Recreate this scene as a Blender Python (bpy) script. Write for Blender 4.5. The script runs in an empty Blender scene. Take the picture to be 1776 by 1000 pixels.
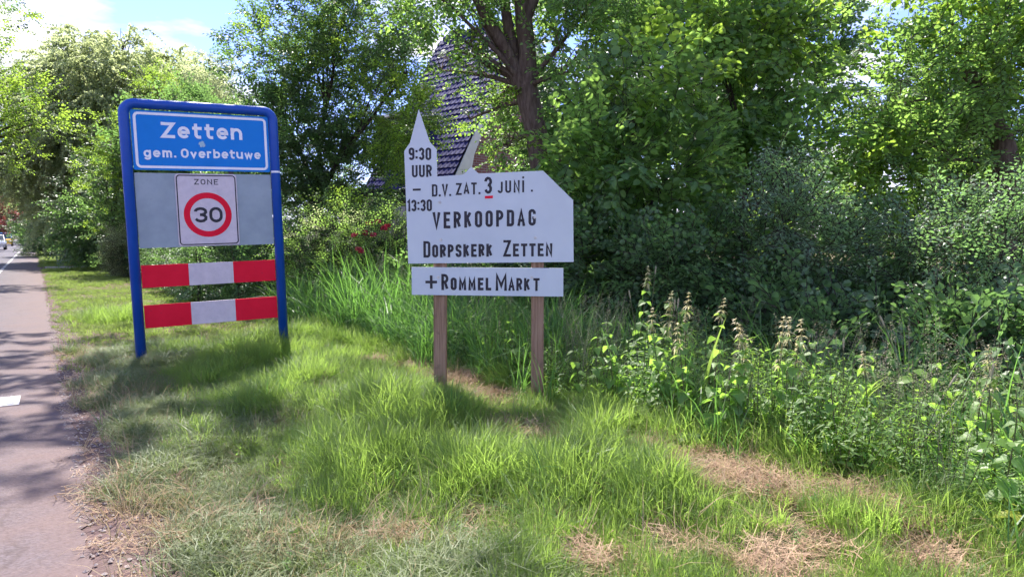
import bpy, math, random
import numpy as np
from math import sin, cos, pi, radians, atan2

# ------------------------------------------------------------------ camera, sky, sun, exposure
scene = bpy.context.scene
F, CX, CY, EYE = 1180.0, 888.0, 500.0, 1.28        # focal length in photo pixels, image centre, eye height
PITCH = math.atan(90 / F)
cam_data = bpy.data.cameras.new('camera')
cam_data.sensor_width = 36.0
cam_data.lens = F / 1776 * 36.0
cam_data.clip_start = 0.05
cam_data.clip_end = 2000
cam = bpy.data.objects.new('camera', cam_data)
scene.collection.objects.link(cam)
cam.location = (0, 0, EYE)
cam.rotation_euler = (radians(90) - PITCH, 0, 0)
scene.camera = cam

SUN_EL, SUN_AZ = radians(57), radians(-22)           # azimuth clockwise from +Y (to the right of the view)
world = bpy.data.worlds.new('World')
scene.world = world
world.use_nodes = True
wn = world.node_tree.nodes
wl = world.node_tree.links
wn.clear()
w_out = wn.new('ShaderNodeOutputWorld')
w_bg = wn.new('ShaderNodeBackground')
w_bg.inputs['Strength'].default_value = 0.14
w_sky = wn.new('ShaderNodeTexSky')
w_sky.sky_type = 'NISHITA'
w_sky.sun_disc = False
w_sky.sun_elevation = SUN_EL
w_sky.sun_rotation = SUN_AZ
w_sky.dust_density = 0.05
w_sky.ozone_density = 1.6
w_tc = wn.new('ShaderNodeTexCoord')
w_map = wn.new('ShaderNodeMapping')
w_map.inputs['Scale'].default_value = (1.0, 1.0, 3.4)
w_map.inputs['Location'].default_value = (0.55, 0.2, 0.12)
w_noise = wn.new('ShaderNodeTexNoise')
w_noise.inputs['Scale'].default_value = 2.3
w_noise.inputs['Detail'].default_value = 7
w_noise.inputs['Roughness'].default_value = 0.52
w_ramp = wn.new('ShaderNodeValToRGB')
w_ramp.color_ramp.elements[0].position = 0.50
w_ramp.color_ramp.elements[1].position = 0.59
w_mix = wn.new('ShaderNodeMix')
w_mix.data_type = 'RGBA'
w_mix.inputs['B'].default_value = (4.6, 4.6, 4.9, 1)
wl.new(w_tc.outputs['Generated'], w_map.inputs['Vector'])
wl.new(w_map.outputs['Vector'], w_noise.inputs['Vector'])
wl.new(w_noise.outputs['Fac'], w_ramp.inputs['Fac'])
wl.new(w_ramp.outputs['Color'], w_mix.inputs['Factor'])
w_tint = wn.new('ShaderNodeMix')
w_tint.data_type = 'RGBA'
w_tint.blend_type = 'MULTIPLY'
w_tint.inputs['Factor'].default_value = 1.0
w_tint.inputs['B'].default_value = (0.64, 0.62, 1.0, 1)
wl.new(w_sky.outputs['Color'], w_tint.inputs['A'])
wl.new(w_tint.outputs['Result'], w_mix.inputs['A'])
wl.new(w_mix.outputs['Result'], w_bg.inputs['Color'])
wl.new(w_bg.outputs['Background'], w_out.inputs['Surface'])

sun_data = bpy.data.lights.new('sun', 'SUN')
sun_data.energy = 4.7
sun_data.angle = radians(0.55)
sun_data.color = (1.0, 0.95, 0.86)
sun = bpy.data.objects.new('sun', sun_data)
scene.collection.objects.link(sun)
sun.rotation_euler = (radians(90) - SUN_EL, 0, pi - SUN_AZ)
sun.location = (0, 0, 30)

scene.view_settings.view_transform = 'Standard'
scene.view_settings.look = 'None'
scene.view_settings.exposure = 1.4
scene.view_settings.gamma = 1.0
scene.view_settings.use_curve_mapping = False
scene.cycles.max_bounces = 5
scene.cycles.diffuse_bounces = 2
scene.cycles.glossy_bounces = 2
scene.cycles.transmission_bounces = 4
scene.cycles.transparent_max_bounces = 4
scene.cycles.sample_clamp_indirect = 6
scene.cycles.use_denoising = True
scene.cycles.use_adaptive_sampling = True
scene.cycles.adaptive_threshold = 0.03

rng = np.random.default_rng(11)
random.seed(5)
COL = scene.collection

# ------------------------------------------------------------------ frames of reference
ROAD = radians(35)                                    # the road runs 35 degrees to the left of the view
DU = np.array([-sin(ROAD), cos(ROAD)])                # along the road
DV = np.array([cos(ROAD), sin(ROAD)])                 # to its right


def uv(u, v, z=0.0):
    p = u * DU + v * DV
    return (float(p[0]), float(p[1]), z)


def at(px, py, Y):
    """world point seen at a photo pixel when it stands Y metres ahead"""
    c, s = cos(PITCH), sin(PITCH)
    x, k = (px - CX) / F, -(py - CY) / F
    d = np.array([x, c + k * s, -s + k * c])
    return d * (Y / d[1]) + np.array([0, 0, EYE])


def ground_at(px, py):
    c, s = cos(PITCH), sin(PITCH)
    x, k = (px - CX) / F, -(py - CY) / F
    d = np.array([x, c + k * s, -s + k * c])
    return d * (-EYE / d[2]) + np.array([0, 0, EYE])


# ------------------------------------------------------------------ mesh builder
class MB:
    def __init__(self):
        self.v, self.f, self.m = [], [], []

    def add(self, vs, fs, m=0):
        o = len(self.v)
        self.v += [tuple(map(float, q)) for q in vs]
        self.f += [tuple(i + o for i in q) for q in fs]
        self.m += [m] * len(fs)
        return self

    def box(self, x0, x1, y0, y1, z0, z1, m=0, ch=0.0):
        if ch <= 0:
            vs = [(x0, y0, z0), (x1, y0, z0), (x1, y1, z0), (x0, y1, z0), (x0, y0, z1), (x1, y0, z1), (x1, y1, z1), (x0, y1, z1)]
            return self.add(vs, [(0, 3, 2, 1), (4, 5, 6, 7), (0, 1, 5, 4), (1, 2, 6, 5), (2, 3, 7, 6), (3, 0, 4, 7)], m)
        ring = [(x0 + ch, y0), (x1 - ch, y0), (x1, y0 + ch), (x1, y1 - ch), (x1 - ch, y1), (x0 + ch, y1), (x0, y1 - ch), (x0, y0 + ch)]
        vs = [(x, y, z) for z in (z0, z1) for x, y in ring]
        fs = [tuple(range(7, -1, -1)), tuple(range(8, 16))] + [(i, (i + 1) % 8, 8 + (i + 1) % 8, 8 + i) for i in range(8)]
        return self.add(vs, fs, m)

    def prism_y(self, outline, y0, y1, m=0):
        """outline in x,z (counter-clockwise seen from -y), extruded in y"""
        n = len(outline)
        vs = [(x, y0, z) for x, z in outline] + [(x, y1, z) for x, z in outline]
        fs = [tuple(range(n)), tuple(range(2 * n - 1, n - 1, -1))]
        fs += [((i + 1) % n, i, n + i, n + (i + 1) % n) for i in range(n)]
        return self.add(vs, fs, m)

    def tube(self, pts, rad, sides=8, m=0, caps=True, squash=1.0):
        pts = [np.array(p, float) for p in pts]
        n = len(pts)
        if not hasattr(rad, '__len__'):
            rad = [rad] * n
        vs, fs = [], []
        ref = None
        for i, p in enumerate(pts):
            t = pts[min(i + 1, n - 1)] - pts[max(i - 1, 0)]
            t = t / (np.linalg.norm(t) + 1e-9)
            if ref is None:
                ref = np.array([1.0, 0, 0]) if abs(t[0]) < 0.9 else np.array([0, 1.0, 0])
            a = ref - t * (ref @ t)
            a /= np.linalg.norm(a) + 1e-9
            ref = a
            b = np.cross(t, a)
            for k in range(sides):
                q = 2 * pi * k / sides
                vs.append(p + rad[i] * (cos(q) * a + sin(q) * b * squash))
        for i in range(n - 1):
            for k in range(sides):
                k2 = (k + 1) % sides
                fs.append((i * sides + k, i * sides + k2, (i + 1) * sides + k2, (i + 1) * sides + k))
        if caps:
            fs.append(tuple(range(sides - 1, -1, -1)))
            fs.append(tuple((n - 1) * sides + k for k in range(sides)))
        return self.add(vs, fs, m)

    def mesh(self, name, mats, smooth=False):
        me = bpy.data.meshes.new(name)
        me.from_pydata(self.v, [], self.f)
        for m in (mats if isinstance(mats, (list, tuple)) else [mats]):
            me.materials.append(m)
        me.polygons.foreach_set('material_index', self.m)
        if smooth:
            me.polygons.foreach_set('use_smooth', [True] * len(me.polygons))
        me.update()
        return me


def obj(name, mb, mats, parent=None, smooth=False, **props):
    me = mb.mesh(name, mats, smooth) if isinstance(mb, MB) else mb
    o = bpy.data.objects.new(name, me)
    COL.objects.link(o)
    if parent is not None:
        o.parent = parent
    for k, v in props.items():
        o[k] = v
    return o


def thing(name, label, category, loc=(0, 0, 0), rot=(0, 0, 0), group=None):
    o = bpy.data.objects.new(name, None)
    o.empty_display_size = 0.2
    COL.objects.link(o)
    o.location = tuple(map(float, loc))
    o.rotation_euler = rot
    o['label'] = label
    o['category'] = category
    if group:
        o['group'] = group
    return o


# ------------------------------------------------------------------ materials
def new_mat(name):
    m = bpy.data.materials.new(name)
    m.use_nodes = True
    nt = m.node_tree
    nt.nodes.clear()
    out = nt.nodes.new('ShaderNodeOutputMaterial')
    return m, nt, nt.nodes, nt.links, out


def c4(c):
    return (c[0], c[1], c[2], 1.0)


def surf_mat(name, col, col2=None, rough=0.5, scale=6.0, detail=5, spec=0.4, bump=0.0, bscale=60.0, metallic=0.0,
             stretch=(1, 1, 1), lo=0.35, hi=0.65, spots=None, coat=0.0):
    m, nt, N, L, out = new_mat(name)
    b = N.new('ShaderNodeBsdfPrincipled')
    b.inputs['Roughness'].default_value = rough
    b.inputs['Metallic'].default_value = metallic
    b.inputs['Specular IOR Level'].default_value = spec
    b.inputs['Coat Weight'].default_value = coat
    L.new(b.outputs[0], out.inputs['Surface'])
    tc = N.new('ShaderNodeTexCoord')
    mp = N.new('ShaderNodeMapping')
    mp.inputs['Scale'].default_value = stretch
    L.new(tc.outputs['Object'], mp.inputs['Vector'])
    no = N.new('ShaderNodeTexNoise')
    no.inputs['Scale'].default_value = scale
    no.inputs['Detail'].default_value = detail
    no.inputs['Roughness'].default_value = 0.6
    L.new(mp.outputs[0], no.inputs['Vector'])
    rp = N.new('ShaderNodeValToRGB')
    rp.color_ramp.elements[0].position = lo
    rp.color_ramp.elements[1].position = hi
    rp.color_ramp.elements[0].color = c4(col)
    rp.color_ramp.elements[1].color = c4(col2 if col2 else col)
    L.new(no.outputs['Fac'], rp.inputs['Fac'])
    last = rp.outputs['Color']
    if spots:
        sc, thr, width, scol, amt = spots
        n2 = N.new('ShaderNodeTexNoise')
        n2.inputs['Scale'].default_value = sc
        n2.inputs['Detail'].default_value = 3
        L.new(tc.outputs['Object'], n2.inputs['Vector'])
        r2 = N.new('ShaderNodeMapRange')
        r2.inputs['From Min'].default_value = thr
        r2.inputs['From Max'].default_value = thr + width
        r2.inputs['To Max'].default_value = amt
        L.new(n2.outputs['Fac'], r2.inputs['Value'])
        mx = N.new('ShaderNodeMix')
        mx.data_type = 'RGBA'
        mx.inputs['B'].default_value = c4(scol)
        L.new(r2.outputs[0], mx.inputs['Factor'])
        L.new(last, mx.inputs['A'])
        last = mx.outputs['Result']
    L.new(last, b.inputs['Base Color'])
    if bump > 0:
        n3 = N.new('ShaderNodeTexNoise')
        n3.inputs['Scale'].default_value = bscale
        n3.inputs['Detail'].default_value = 6
        L.new(mp.outputs[0], n3.inputs['Vector'])
        bp = N.new('ShaderNodeBump')
        bp.inputs['Strength'].default_value = bump
        bp.inputs['Distance'].default_value = 0.01
        L.new(n3.outputs['Fac'], bp.inputs['Height'])
        L.new(bp.outputs[0], b.inputs['Normal'])
    return m


def leaf_mat(name, a, b_, trans, tmix=0.45, rough=0.42, spec=0.5, tip=None, patch=0.0):
    """two-sided leaf: reflection plus light let through; colour varies leaf by leaf and spray by spray"""
    m, nt, N, L, out = new_mat(name)
    pr = N.new('ShaderNodeBsdfPrincipled')
    pr.inputs['Roughness'].default_value = rough
    pr.inputs['Specular IOR Level'].default_value = spec
    tr = N.new('ShaderNodeBsdfTranslucent')
    geo = N.new('ShaderNodeNewGeometry')
    oi = N.new('ShaderNodeObjectInfo')
    ad = N.new('ShaderNodeMath')
    ad.operation = 'ADD'
    L.new(geo.outputs['Random Per Island'], ad.inputs[0])
    L.new(oi.outputs['Random'], ad.inputs[1])
    hf = N.new('ShaderNodeMath')
    hf.operation = 'MULTIPLY'
    hf.inputs[1].default_value = 0.5
    L.new(ad.outputs[0], hf.inputs[0])
    if patch > 0:
        pn = N.new('ShaderNodeTexNoise')
        pn.inputs['Scale'].default_value = 1.1
        pn.inputs['Detail'].default_value = 4
        L.new(oi.outputs['Location'], pn.inputs['Vector'])
        pr_ = N.new('ShaderNodeMapRange')
        pr_.inputs['From Min'].default_value = .36
        pr_.inputs['From Max'].default_value = .64
        L.new(pn.outputs['Fac'], pr_.inputs['Value'])
        pm = N.new('ShaderNodeMix')
        pm.inputs['Factor'].default_value = .6
        L.new(hf.outputs[0], pm.inputs['A'])
        L.new(pr_.outputs[0], pm.inputs['B'])
        hf = pm
    mx = N.new('ShaderNodeMix')
    mx.data_type = 'RGBA'
    mx.inputs['A'].default_value = c4(a)
    mx.inputs['B'].default_value = c4(b_)
    L.new(hf.outputs[0], mx.inputs['Factor'])
    L.new(mx.outputs['Result'], pr.inputs['Base Color'])
    mt = N.new('ShaderNodeMix')
    mt.data_type = 'RGBA'
    mt.inputs['A'].default_value = c4([q * 0.7 for q in trans])
    mt.inputs['B'].default_value = c4([min(1, q * 1.3) for q in trans])
    L.new(hf.outputs[0], mt.inputs['Factor'])
    L.new(mt.outputs['Result'], tr.inputs['Color'])
    ms = N.new('ShaderNodeMixShader')
    ms.inputs[0].default_value = tmix
    L.new(pr.outputs[0], ms.inputs[1])
    L.new(tr.outputs[0], ms.inputs[2])
    L.new(ms.outputs[0], out.inputs['Surface'])
    return m


M = {}
# foliage
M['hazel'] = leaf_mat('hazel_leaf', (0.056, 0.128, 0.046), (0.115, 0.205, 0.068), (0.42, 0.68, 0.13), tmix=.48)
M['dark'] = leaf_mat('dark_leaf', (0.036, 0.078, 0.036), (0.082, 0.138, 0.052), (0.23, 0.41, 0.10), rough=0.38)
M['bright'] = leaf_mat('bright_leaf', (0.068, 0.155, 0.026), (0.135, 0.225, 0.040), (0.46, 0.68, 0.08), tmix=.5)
M['olive'] = leaf_mat('olive_leaf', (0.15, 0.20, 0.095), (0.24, 0.29, 0.14), (0.62, 0.70, 0.33), rough=.5, tmix=.55)
M['silver'] = leaf_mat('silver_leaf', (0.091, 0.171, 0.091), (0.195, 0.268, 0.171), (0.317, 0.561, 0.159), rough=0.38, spec=.6)
M['ivy'] = leaf_mat('undergrowth_leaf', (0.055, 0.118, 0.055), (0.125, 0.200, 0.085), (0.26, 0.48, 0.12), rough=0.42, spec=0.5, tmix=.40)
M['nettle'] = leaf_mat('nettle_leaf', (0.078, 0.150, 0.048), (0.155, 0.235, 0.068), (0.42, 0.70, 0.10), rough=0.5, tmix=.48)
M['pale_top'] = leaf_mat('pale_tip', (0.42, 0.42, 0.22), (0.52, 0.42, 0.30), (0.75, 0.68, 0.36), tmix=0.45)
M['copper'] = leaf_mat('copper_leaf', (0.122, 0.037, 0.037), (0.195, 0.061, 0.049), (0.305, 0.085, 0.061))
M['grass'] = leaf_mat('grass_blade', (0.066, 0.128, 0.034), (0.150, 0.195, 0.055), (0.42, 0.62, 0.11), tmix=0.48, rough=0.5, spec=.25, patch=1.0)
M['lawn'] = leaf_mat('lawn_blade', (0.083, 0.127, 0.031), (0.165, 0.193, 0.061), (0.396, 0.550, 0.110), tmix=.4, rough=.55, spec=.2, patch=1.0)
M['grass_tall'] = leaf_mat('tall_grass_blade', (0.044, 0.110, 0.039), (0.083, 0.165, 0.055), (0.220, 0.462, 0.077), tmix=0.42, rough=0.42, spec=.35)
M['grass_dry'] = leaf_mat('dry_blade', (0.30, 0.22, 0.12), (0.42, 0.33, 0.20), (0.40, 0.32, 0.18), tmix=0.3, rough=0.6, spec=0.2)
M['grass_drab'] = leaf_mat('drab_blade', (0.099, 0.143, 0.050), (0.198, 0.220, 0.099), (0.308, 0.396, 0.132), tmix=0.35, rough=0.5)
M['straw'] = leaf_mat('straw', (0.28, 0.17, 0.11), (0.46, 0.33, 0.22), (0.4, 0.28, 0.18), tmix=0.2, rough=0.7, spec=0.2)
M['seed'] = leaf_mat('seed_head', (0.28, 0.26, 0.16), (0.40, 0.36, 0.24), (0.35, 0.3, 0.18), tmix=0.25, rough=0.7)
M['rose'] = leaf_mat('rose_petal', (0.34, 0.02, 0.04), (0.45, 0.05, 0.07), (0.4, 0.03, 0.05), tmix=0.3)
M['yellow_leaf'] = leaf_mat('yellow_leaf', (0.30, 0.36, 0.05), (0.42, 0.42, 0.08), (0.55, 0.6, 0.08), tmix=0.4)
# bark and wood
M['bark'] = surf_mat('bark', (0.075, 0.050, 0.040), (0.16, 0.12, 0.095), rough=0.9, scale=9, stretch=(3, 3, 0.6), bump=0.9, bscale=22, spec=0.15)
M['bark_dark'] = surf_mat('bark_dark', (0.035, 0.028, 0.024), (0.08, 0.065, 0.05), rough=0.9, scale=9, stretch=(3, 3, 0.6), bump=0.7, bscale=30, spec=0.15)
M['stem'] = surf_mat('green_stem', (0.06, 0.10, 0.03), (0.12, 0.09, 0.05), rough=0.6, scale=12)
M['wood'] = surf_mat('grey_post_wood', (0.20, 0.115, 0.070), (0.35, 0.225, 0.15), rough=0.75, scale=7, stretch=(9, 9, 0.35), bump=0.35, bscale=16, spec=0.2,
                     spots=(9, 0.62, 0.12, (0.10, 0.07, 0.05), 0.6))
# signs
M['blue_frame'] = surf_mat('blue_frame', (0.006, 0.062, 0.34), (0.008, 0.075, 0.40), rough=0.38, scale=3, spec=0.35, bump=0.03, bscale=140, spots=(5, 0.62, 0.2, (0.05, 0.10, 0.26), 0.35))
M['blue_panel'] = surf_mat('blue_panel', (0.006, 0.185, 0.58), (0.008, 0.205, 0.64), rough=0.55, spec=0.2, scale=2.5, spots=(30, 0.68, 0.1, (0.09, 0.22, 0.5), 0.35))
M['retro_white'] = surf_mat('reflective_white', (0.58, 0.50, 0.54), (0.66, 0.57, 0.61), spec=.25, rough=0.5, scale=14, spots=(46, 0.63, 0.1, (0.42, 0.38, 0.42), 0.4))
M['letter_white'] = surf_mat('letter_white', (0.78, 0.76, 0.80), (0.84, 0.82, 0.86), rough=0.42, scale=20)
M['grey_back'] = surf_mat('grey_backing', (0.28, 0.33, 0.37), (0.34, 0.39, 0.43), spec=.2, rough=0.55, scale=5, spots=(38, 0.58, 0.14, (0.30, 0.33, 0.38), 0.45), bump=0.05, bscale=200)
M['red'] = surf_mat('signal_red', (0.72, 0.006, 0.030), (0.80, 0.010, 0.040), spec=.15, rough=0.55, scale=4, spots=(34, 0.66, 0.12, (0.45, 0.02, 0.05), 0.5))
M['black'] = surf_mat('black_print', (0.012, 0.010, 0.018), (0.022, 0.02, 0.03), rough=0.45, scale=10)
M['board_white'] = surf_mat('painted_board', (0.52, 0.56, 0.60), (0.58, 0.62, 0.66), rough=0.45, spec=.25, scale=2.2, bump=0.03, bscale=30,
                            spots=(8, 0.60, 0.2, (0.55, 0.58, 0.62), 0.4))
M['board_edge'] = surf_mat('board_edge', (0.55, 0.52, 0.48), (0.65, 0.62, 0.58), rough=0.7)
M['steel'] = surf_mat('screw_steel', (0.45, 0.45, 0.45), (0.6, 0.6, 0.6), rough=0.35, metallic=0.8)
# house
M['tile'] = surf_mat('roof_tile', (0.016, 0.016, 0.075), (0.030, 0.028, 0.120), rough=0.6, scale=2.2, spec=0.12, bump=0.1, bscale=60)
M['white_wood'] = surf_mat('white_bargeboard', (0.70, 0.68, 0.62), (0.78, 0.76, 0.70), rough=0.5, scale=5)
M['dark_wood'] = surf_mat('dark_fascia', (0.02, 0.02, 0.03), (0.04, 0.035, 0.045), rough=0.5)
M['glass'] = surf_mat('window_glass', (0.02, 0.03, 0.035), (0.03, 0.04, 0.045), rough=0.06, spec=0.8)
M['pink_wall'] = surf_mat('plank_wall', (0.22, 0.14, 0.11), (0.28, 0.19, 0.15), rough=0.8, scale=4)
# cars
M['car_silver'] = surf_mat('car_silver', (0.45, 0.46, 0.50), (0.48, 0.49, 0.53), rough=0.25, metallic=0.6, coat=0.6)
M['car_blue'] = surf_mat('van_blue', (0.05, 0.16, 0.42), (0.06, 0.18, 0.45), rough=0.25, coat=0.6)
M['car_yellow'] = surf_mat('van_yellow', (0.70, 0.38, 0.03), (0.74, 0.42, 0.04), rough=0.3, coat=0.5)
M['car_white'] = surf_mat('car_white', (0.60, 0.63, 0.68), (0.66, 0.69, 0.73), rough=0.3, coat=0.6)
M['rubber'] = surf_mat('tyre', (0.02, 0.02, 0.02), (0.03, 0.03, 0.03), rough=0.8)
M['lamp'] = surf_mat('car_lens', (0.7, 0.7, 0.65), (0.8, 0.8, 0.75), rough=0.1)
M['tail'] = surf_mat('tail_lens', (0.5, 0.01, 0.01), (0.6, 0.02, 0.02), rough=0.2)
M['pole'] = surf_mat('pole_grey', (0.42, 0.45, 0.42), (0.5, 0.52, 0.5), rough=0.5)


def ground_mat():
    m, nt, N, L, out = new_mat('verge_soil')
    b = N.new('ShaderNodeBsdfPrincipled')
    b.inputs['Roughness'].default_value = 0.95
    b.inputs['Specular IOR Level'].default_value = 0.15
    L.new(b.outputs[0], out.inputs['Surface'])
    tc = N.new('ShaderNodeTexCoord')
    n1 = N.new('ShaderNodeTexNoise')
    n1.inputs['Scale'].default_value = 0.9
    n1.inputs['Detail'].default_value = 8
    n1.inputs['Roughness'].default_value = 0.65
    L.new(tc.outputs['Object'], n1.inputs['Vector'])
    r = N.new('ShaderNodeValToRGB')
    e = r.color_ramp.elements
    e[0].position, e[0].color = 0.36, (0.085, 0.060, 0.040, 1)
    e[1].position, e[1].color = 0.64, (0.075, 0.105, 0.035, 1)
    k = e.new(0.50)
    k.color = (0.14, 0.115, 0.065, 1)
    L.new(n1.outputs['Fac'], r.inputs['Fac'])
    n2 = N.new('ShaderNodeTexNoise')
    n2.inputs['Scale'].default_value = 38
    n2.inputs['Detail'].default_value = 6
    L.new(tc.outputs['Object'], n2.inputs['Vector'])
    mr = N.new('ShaderNodeMapRange')
    mr.inputs['From Min'].default_value = 0.3
    mr.inputs['From Max'].default_value = 0.7
    mr.inputs['To Min'].default_value = 0.55
    mr.inputs['To Max'].default_value = 1.5
    L.new(n2.outputs['Fac'], mr.inputs['Value'])
    mm = N.new('ShaderNodeVectorMath')
    mm.operation = 'SCALE'
    L.new(r.outputs['Color'], mm.inputs[0])
    L.new(mr.outputs[0], mm.inputs['Scale'])
    L.new(dust(N, L, tc, mm.outputs[0], 1.15, 0.25), b.inputs['Base Color'])
    bp = N.new('ShaderNodeBump')
    bp.inputs['Strength'].default_value = 0.8
    bp.inputs['Distance'].default_value = 0.02
    L.new(n2.outputs['Fac'], bp.inputs['Height'])
    L.new(bp.outputs[0], b.inputs['Normal'])
    return m


def asphalt_mat():
    m, nt, N, L, out = new_mat('asphalt')
    b = N.new('ShaderNodeBsdfPrincipled')
    b.inputs['Roughness'].default_value = 0.82
    b.inputs['Specular IOR Level'].default_value = 0.35
    L.new(b.outputs[0], out.inputs['Surface'])
    tc = N.new('ShaderNodeTexCoord')
    n1 = N.new('ShaderNodeTexNoise')
    n1.inputs['Scale'].default_value = 0.8
    n1.inputs['Detail'].default_value = 5
    mp = N.new('ShaderNodeMapping')
    mp.inputs['Scale'].default_value = (2.2, 0.35, 1)
    L.new(tc.outputs['Object'], mp.inputs[0])
    L.new(mp.outputs[0], n1.inputs['Vector'])
    n2 = N.new('ShaderNodeTexVoronoi')
    n2.inputs['Scale'].default_value = 95
    wn_ = N.new('ShaderNodeTexNoise')
    wn_.inputs['Scale'].default_value = 3.0
    wn_.inputs['Detail'].default_value = 6
    L.new(tc.outputs['Object'], wn_.inputs['Vector'])
    wa = N.new('ShaderNodeMix')
    wa.data_type = 'VECTOR'
    wa.inputs['Factor'].default_value = .35
    L.new(tc.outputs['Object'], wa.inputs['A'])
    L.new(wn_.outputs['Color'], wa.inputs['B'])
    ck = N.new('ShaderNodeTexVoronoi')
    ck.feature = 'DISTANCE_TO_EDGE'
    ck.inputs['Scale'].default_value = 1.1
    L.new(wa.outputs['Result'], ck.inputs['Vector'])
    cr = N.new('ShaderNodeMapRange')
    cr.inputs['From Min'].default_value = 0.004
    cr.inputs['From Max'].default_value = 0.016
    cr.inputs['To Min'].default_value = 0.45
    L.new(ck.outputs['Distance'], cr.inputs['Value'])
    L.new(tc.outputs['Object'], n2.inputs['Vector'])
    mx = N.new('ShaderNodeMix')
    mx.data_type = 'RGBA'
    mx.inputs['A'].default_value = (0.062, 0.055, 0.070, 1)
    mx.inputs['B'].default_value = (0.110, 0.095, 0.115, 1)
    L.new(n1.outputs['Fac'], mx.inputs['Factor'])
    mr = N.new('ShaderNodeMapRange')
    mr.inputs['To Min'].default_value = 0.55
    mr.inputs['To Max'].default_value = 1.5
    sep = N.new('ShaderNodeSeparateColor')
    L.new(n2.outputs['Color'], sep.inputs[0])
    L.new(sep.outputs[0], mr.inputs['Value'])
    mm = N.new('ShaderNodeVectorMath')
    mm.operation = 'SCALE'
    L.new(mx.outputs['Result'], mm.inputs[0])
    L.new(mr.outputs[0], mm.inputs['Scale'])
    m2 = N.new('ShaderNodeVectorMath')
    m2.operation = 'SCALE'
    L.new(mm.outputs[0], m2.inputs[0])
    L.new(cr.outputs[0], m2.inputs['Scale'])
    L.new(dust(N, L, tc, m2.outputs[0], -1.15, 0.2), b.inputs['Base Color'])
    bp = N.new('ShaderNodeBump')
    bp.inputs['Strength'].default_value = 0.5
    bp.inputs['Distance'].default_value = 0.004
    L.new(n2.outputs['Distance'], bp.inputs['Height'])
    L.new(bp.outputs[0], b.inputs['Normal'])
    return m


def dust(N, L, tc, col, edge0, edge1, dcol=((0.078, 0.048, 0.047, 1), (0.18, 0.125, 0.12, 1))):
    """pale trodden dust lying over a surface along the road edge: local x from edge0 (none) to edge1 (full)"""
    sp = N.new('ShaderNodeSeparateXYZ')
    L.new(tc.outputs['Object'], sp.inputs[0])
    n = N.new('ShaderNodeTexNoise')
    n.inputs['Scale'].default_value = 2.6
    n.inputs['Detail'].default_value = 9
    n.inputs['Roughness'].default_value = 0.68
    L.new(tc.outputs['Object'], n.inputs['Vector'])
    a = N.new('ShaderNodeMath')
    a.operation = 'MULTIPLY_ADD'
    a.inputs[1].default_value = 1.5 * abs(edge1 - edge0)
    L.new(n.outputs['Fac'], a.inputs[0])
    L.new(sp.outputs[0], a.inputs[2])
    mr = N.new('ShaderNodeMapRange')
    o_ = .75 * abs(edge1 - edge0)
    mr.inputs['From Min'].default_value = edge0 + o_
    mr.inputs['From Max'].default_value = edge1 + o_
    L.new(a.outputs[0], mr.inputs['Value'])
    n2 = N.new('ShaderNodeTexNoise')
    n2.inputs['Scale'].default_value = 45
    n2.inputs['Detail'].default_value = 7
    L.new(tc.outputs['Object'], n2.inputs['Vector'])
    dc = N.new('ShaderNodeMix')
    dc.data_type = 'RGBA'
    dc.inputs['A'].default_value = dcol[0]
    dc.inputs['B'].default_value = dcol[1]
    L.new(n2.outputs['Fac'], dc.inputs['Factor'])
    mx = N.new('ShaderNodeMix')
    mx.data_type = 'RGBA'
    L.new(mr.outputs[0], mx.inputs['Factor'])
    L.new(col, mx.inputs['A'])
    L.new(dc.outputs['Result'], mx.inputs['B'])
    return mx.outputs['Result']


M['ground'] = ground_mat()
M['asphalt'] = asphalt_mat()
M['soil_edge'] = surf_mat('dusty_edge', (0.17, 0.115, 0.10), (0.30, 0.215, 0.19), rough=0.95, scale=14, detail=8, bump=0.9, bscale=90, spec=0.15)
M['path'] = surf_mat('sandy_path', (0.30, 0.25, 0.22), (0.40, 0.34, 0.30), rough=0.95, scale=6, bump=0.4, bscale=60)
M['road_paint'] = surf_mat('road_paint', (0.55, 0.53, 0.56), (0.68, 0.66, 0.68), rough=0.7, scale=16, spots=(28, 0.56, 0.12, (0.22, 0.2, 0.22), 0.7))
M['stone'] = surf_mat('grit', (0.22, 0.17, 0.15), (0.42, 0.36, 0.33), rough=0.9, scale=3)

# ------------------------------------------------------------------ ground, road, markings (local x = v, local y = u)


def wob(a, s, seed=0.0):
    """smooth irregular value, about -1..1"""
    a = np.asarray(a, float) * s
    return (np.sin(a + seed) + 0.6 * np.sin(2.17 * a + 1.3 * seed + 1) + 0.35 * np.sin(4.71 * a + 2.1 * seed + 2)) / 1.95


def sheet(name, xs, ys, zf, mat, **props):
    X, Y = np.meshgrid(xs, ys)
    Z = zf(X, Y)
    n, k = len(ys), len(xs)
    mb = MB()
    mb.v = list(zip(X.ravel().tolist(), Y.ravel().tolist(), Z.ravel().tolist()))
    mb.f = [(j * k + i, j * k + i + 1, (j + 1) * k + i + 1, (j + 1) * k + i) for j in range(n - 1) for i in range(k - 1)]
    mb.m = [0] * len(mb.f)
    o = obj(name, mb, mat, smooth=True, **props)
    o.rotation_euler = (0, 0, ROAD)
    return o


def ground_z(v, u):
    """height of the verge: level by the road, lumpy under the grass, a slight fall beyond the nettles"""
    v = np.asarray(v, float)
    u = np.asarray(u, float)
    lump = 0.025 * (np.sin(v * 2.3 + 0.7 * u) + np.sin(1.9 * u - v * 1.1 + 1.0)) + 0.012 * np.sin(v * 6.1 + u * 5.3)
    fade = np.clip((v - 0.5) / 0.6, 0, 1) * np.clip((60 - u) / 30, 0, 1)
    fall = -0.22 * np.clip((v - 3.4) / 1.5, 0, 1) * np.clip((30 - u) / 10, 0, 1)
    base = np.where(v > 0.1, 0.0, -0.02)
    return base + lump * fade + fall


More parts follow.
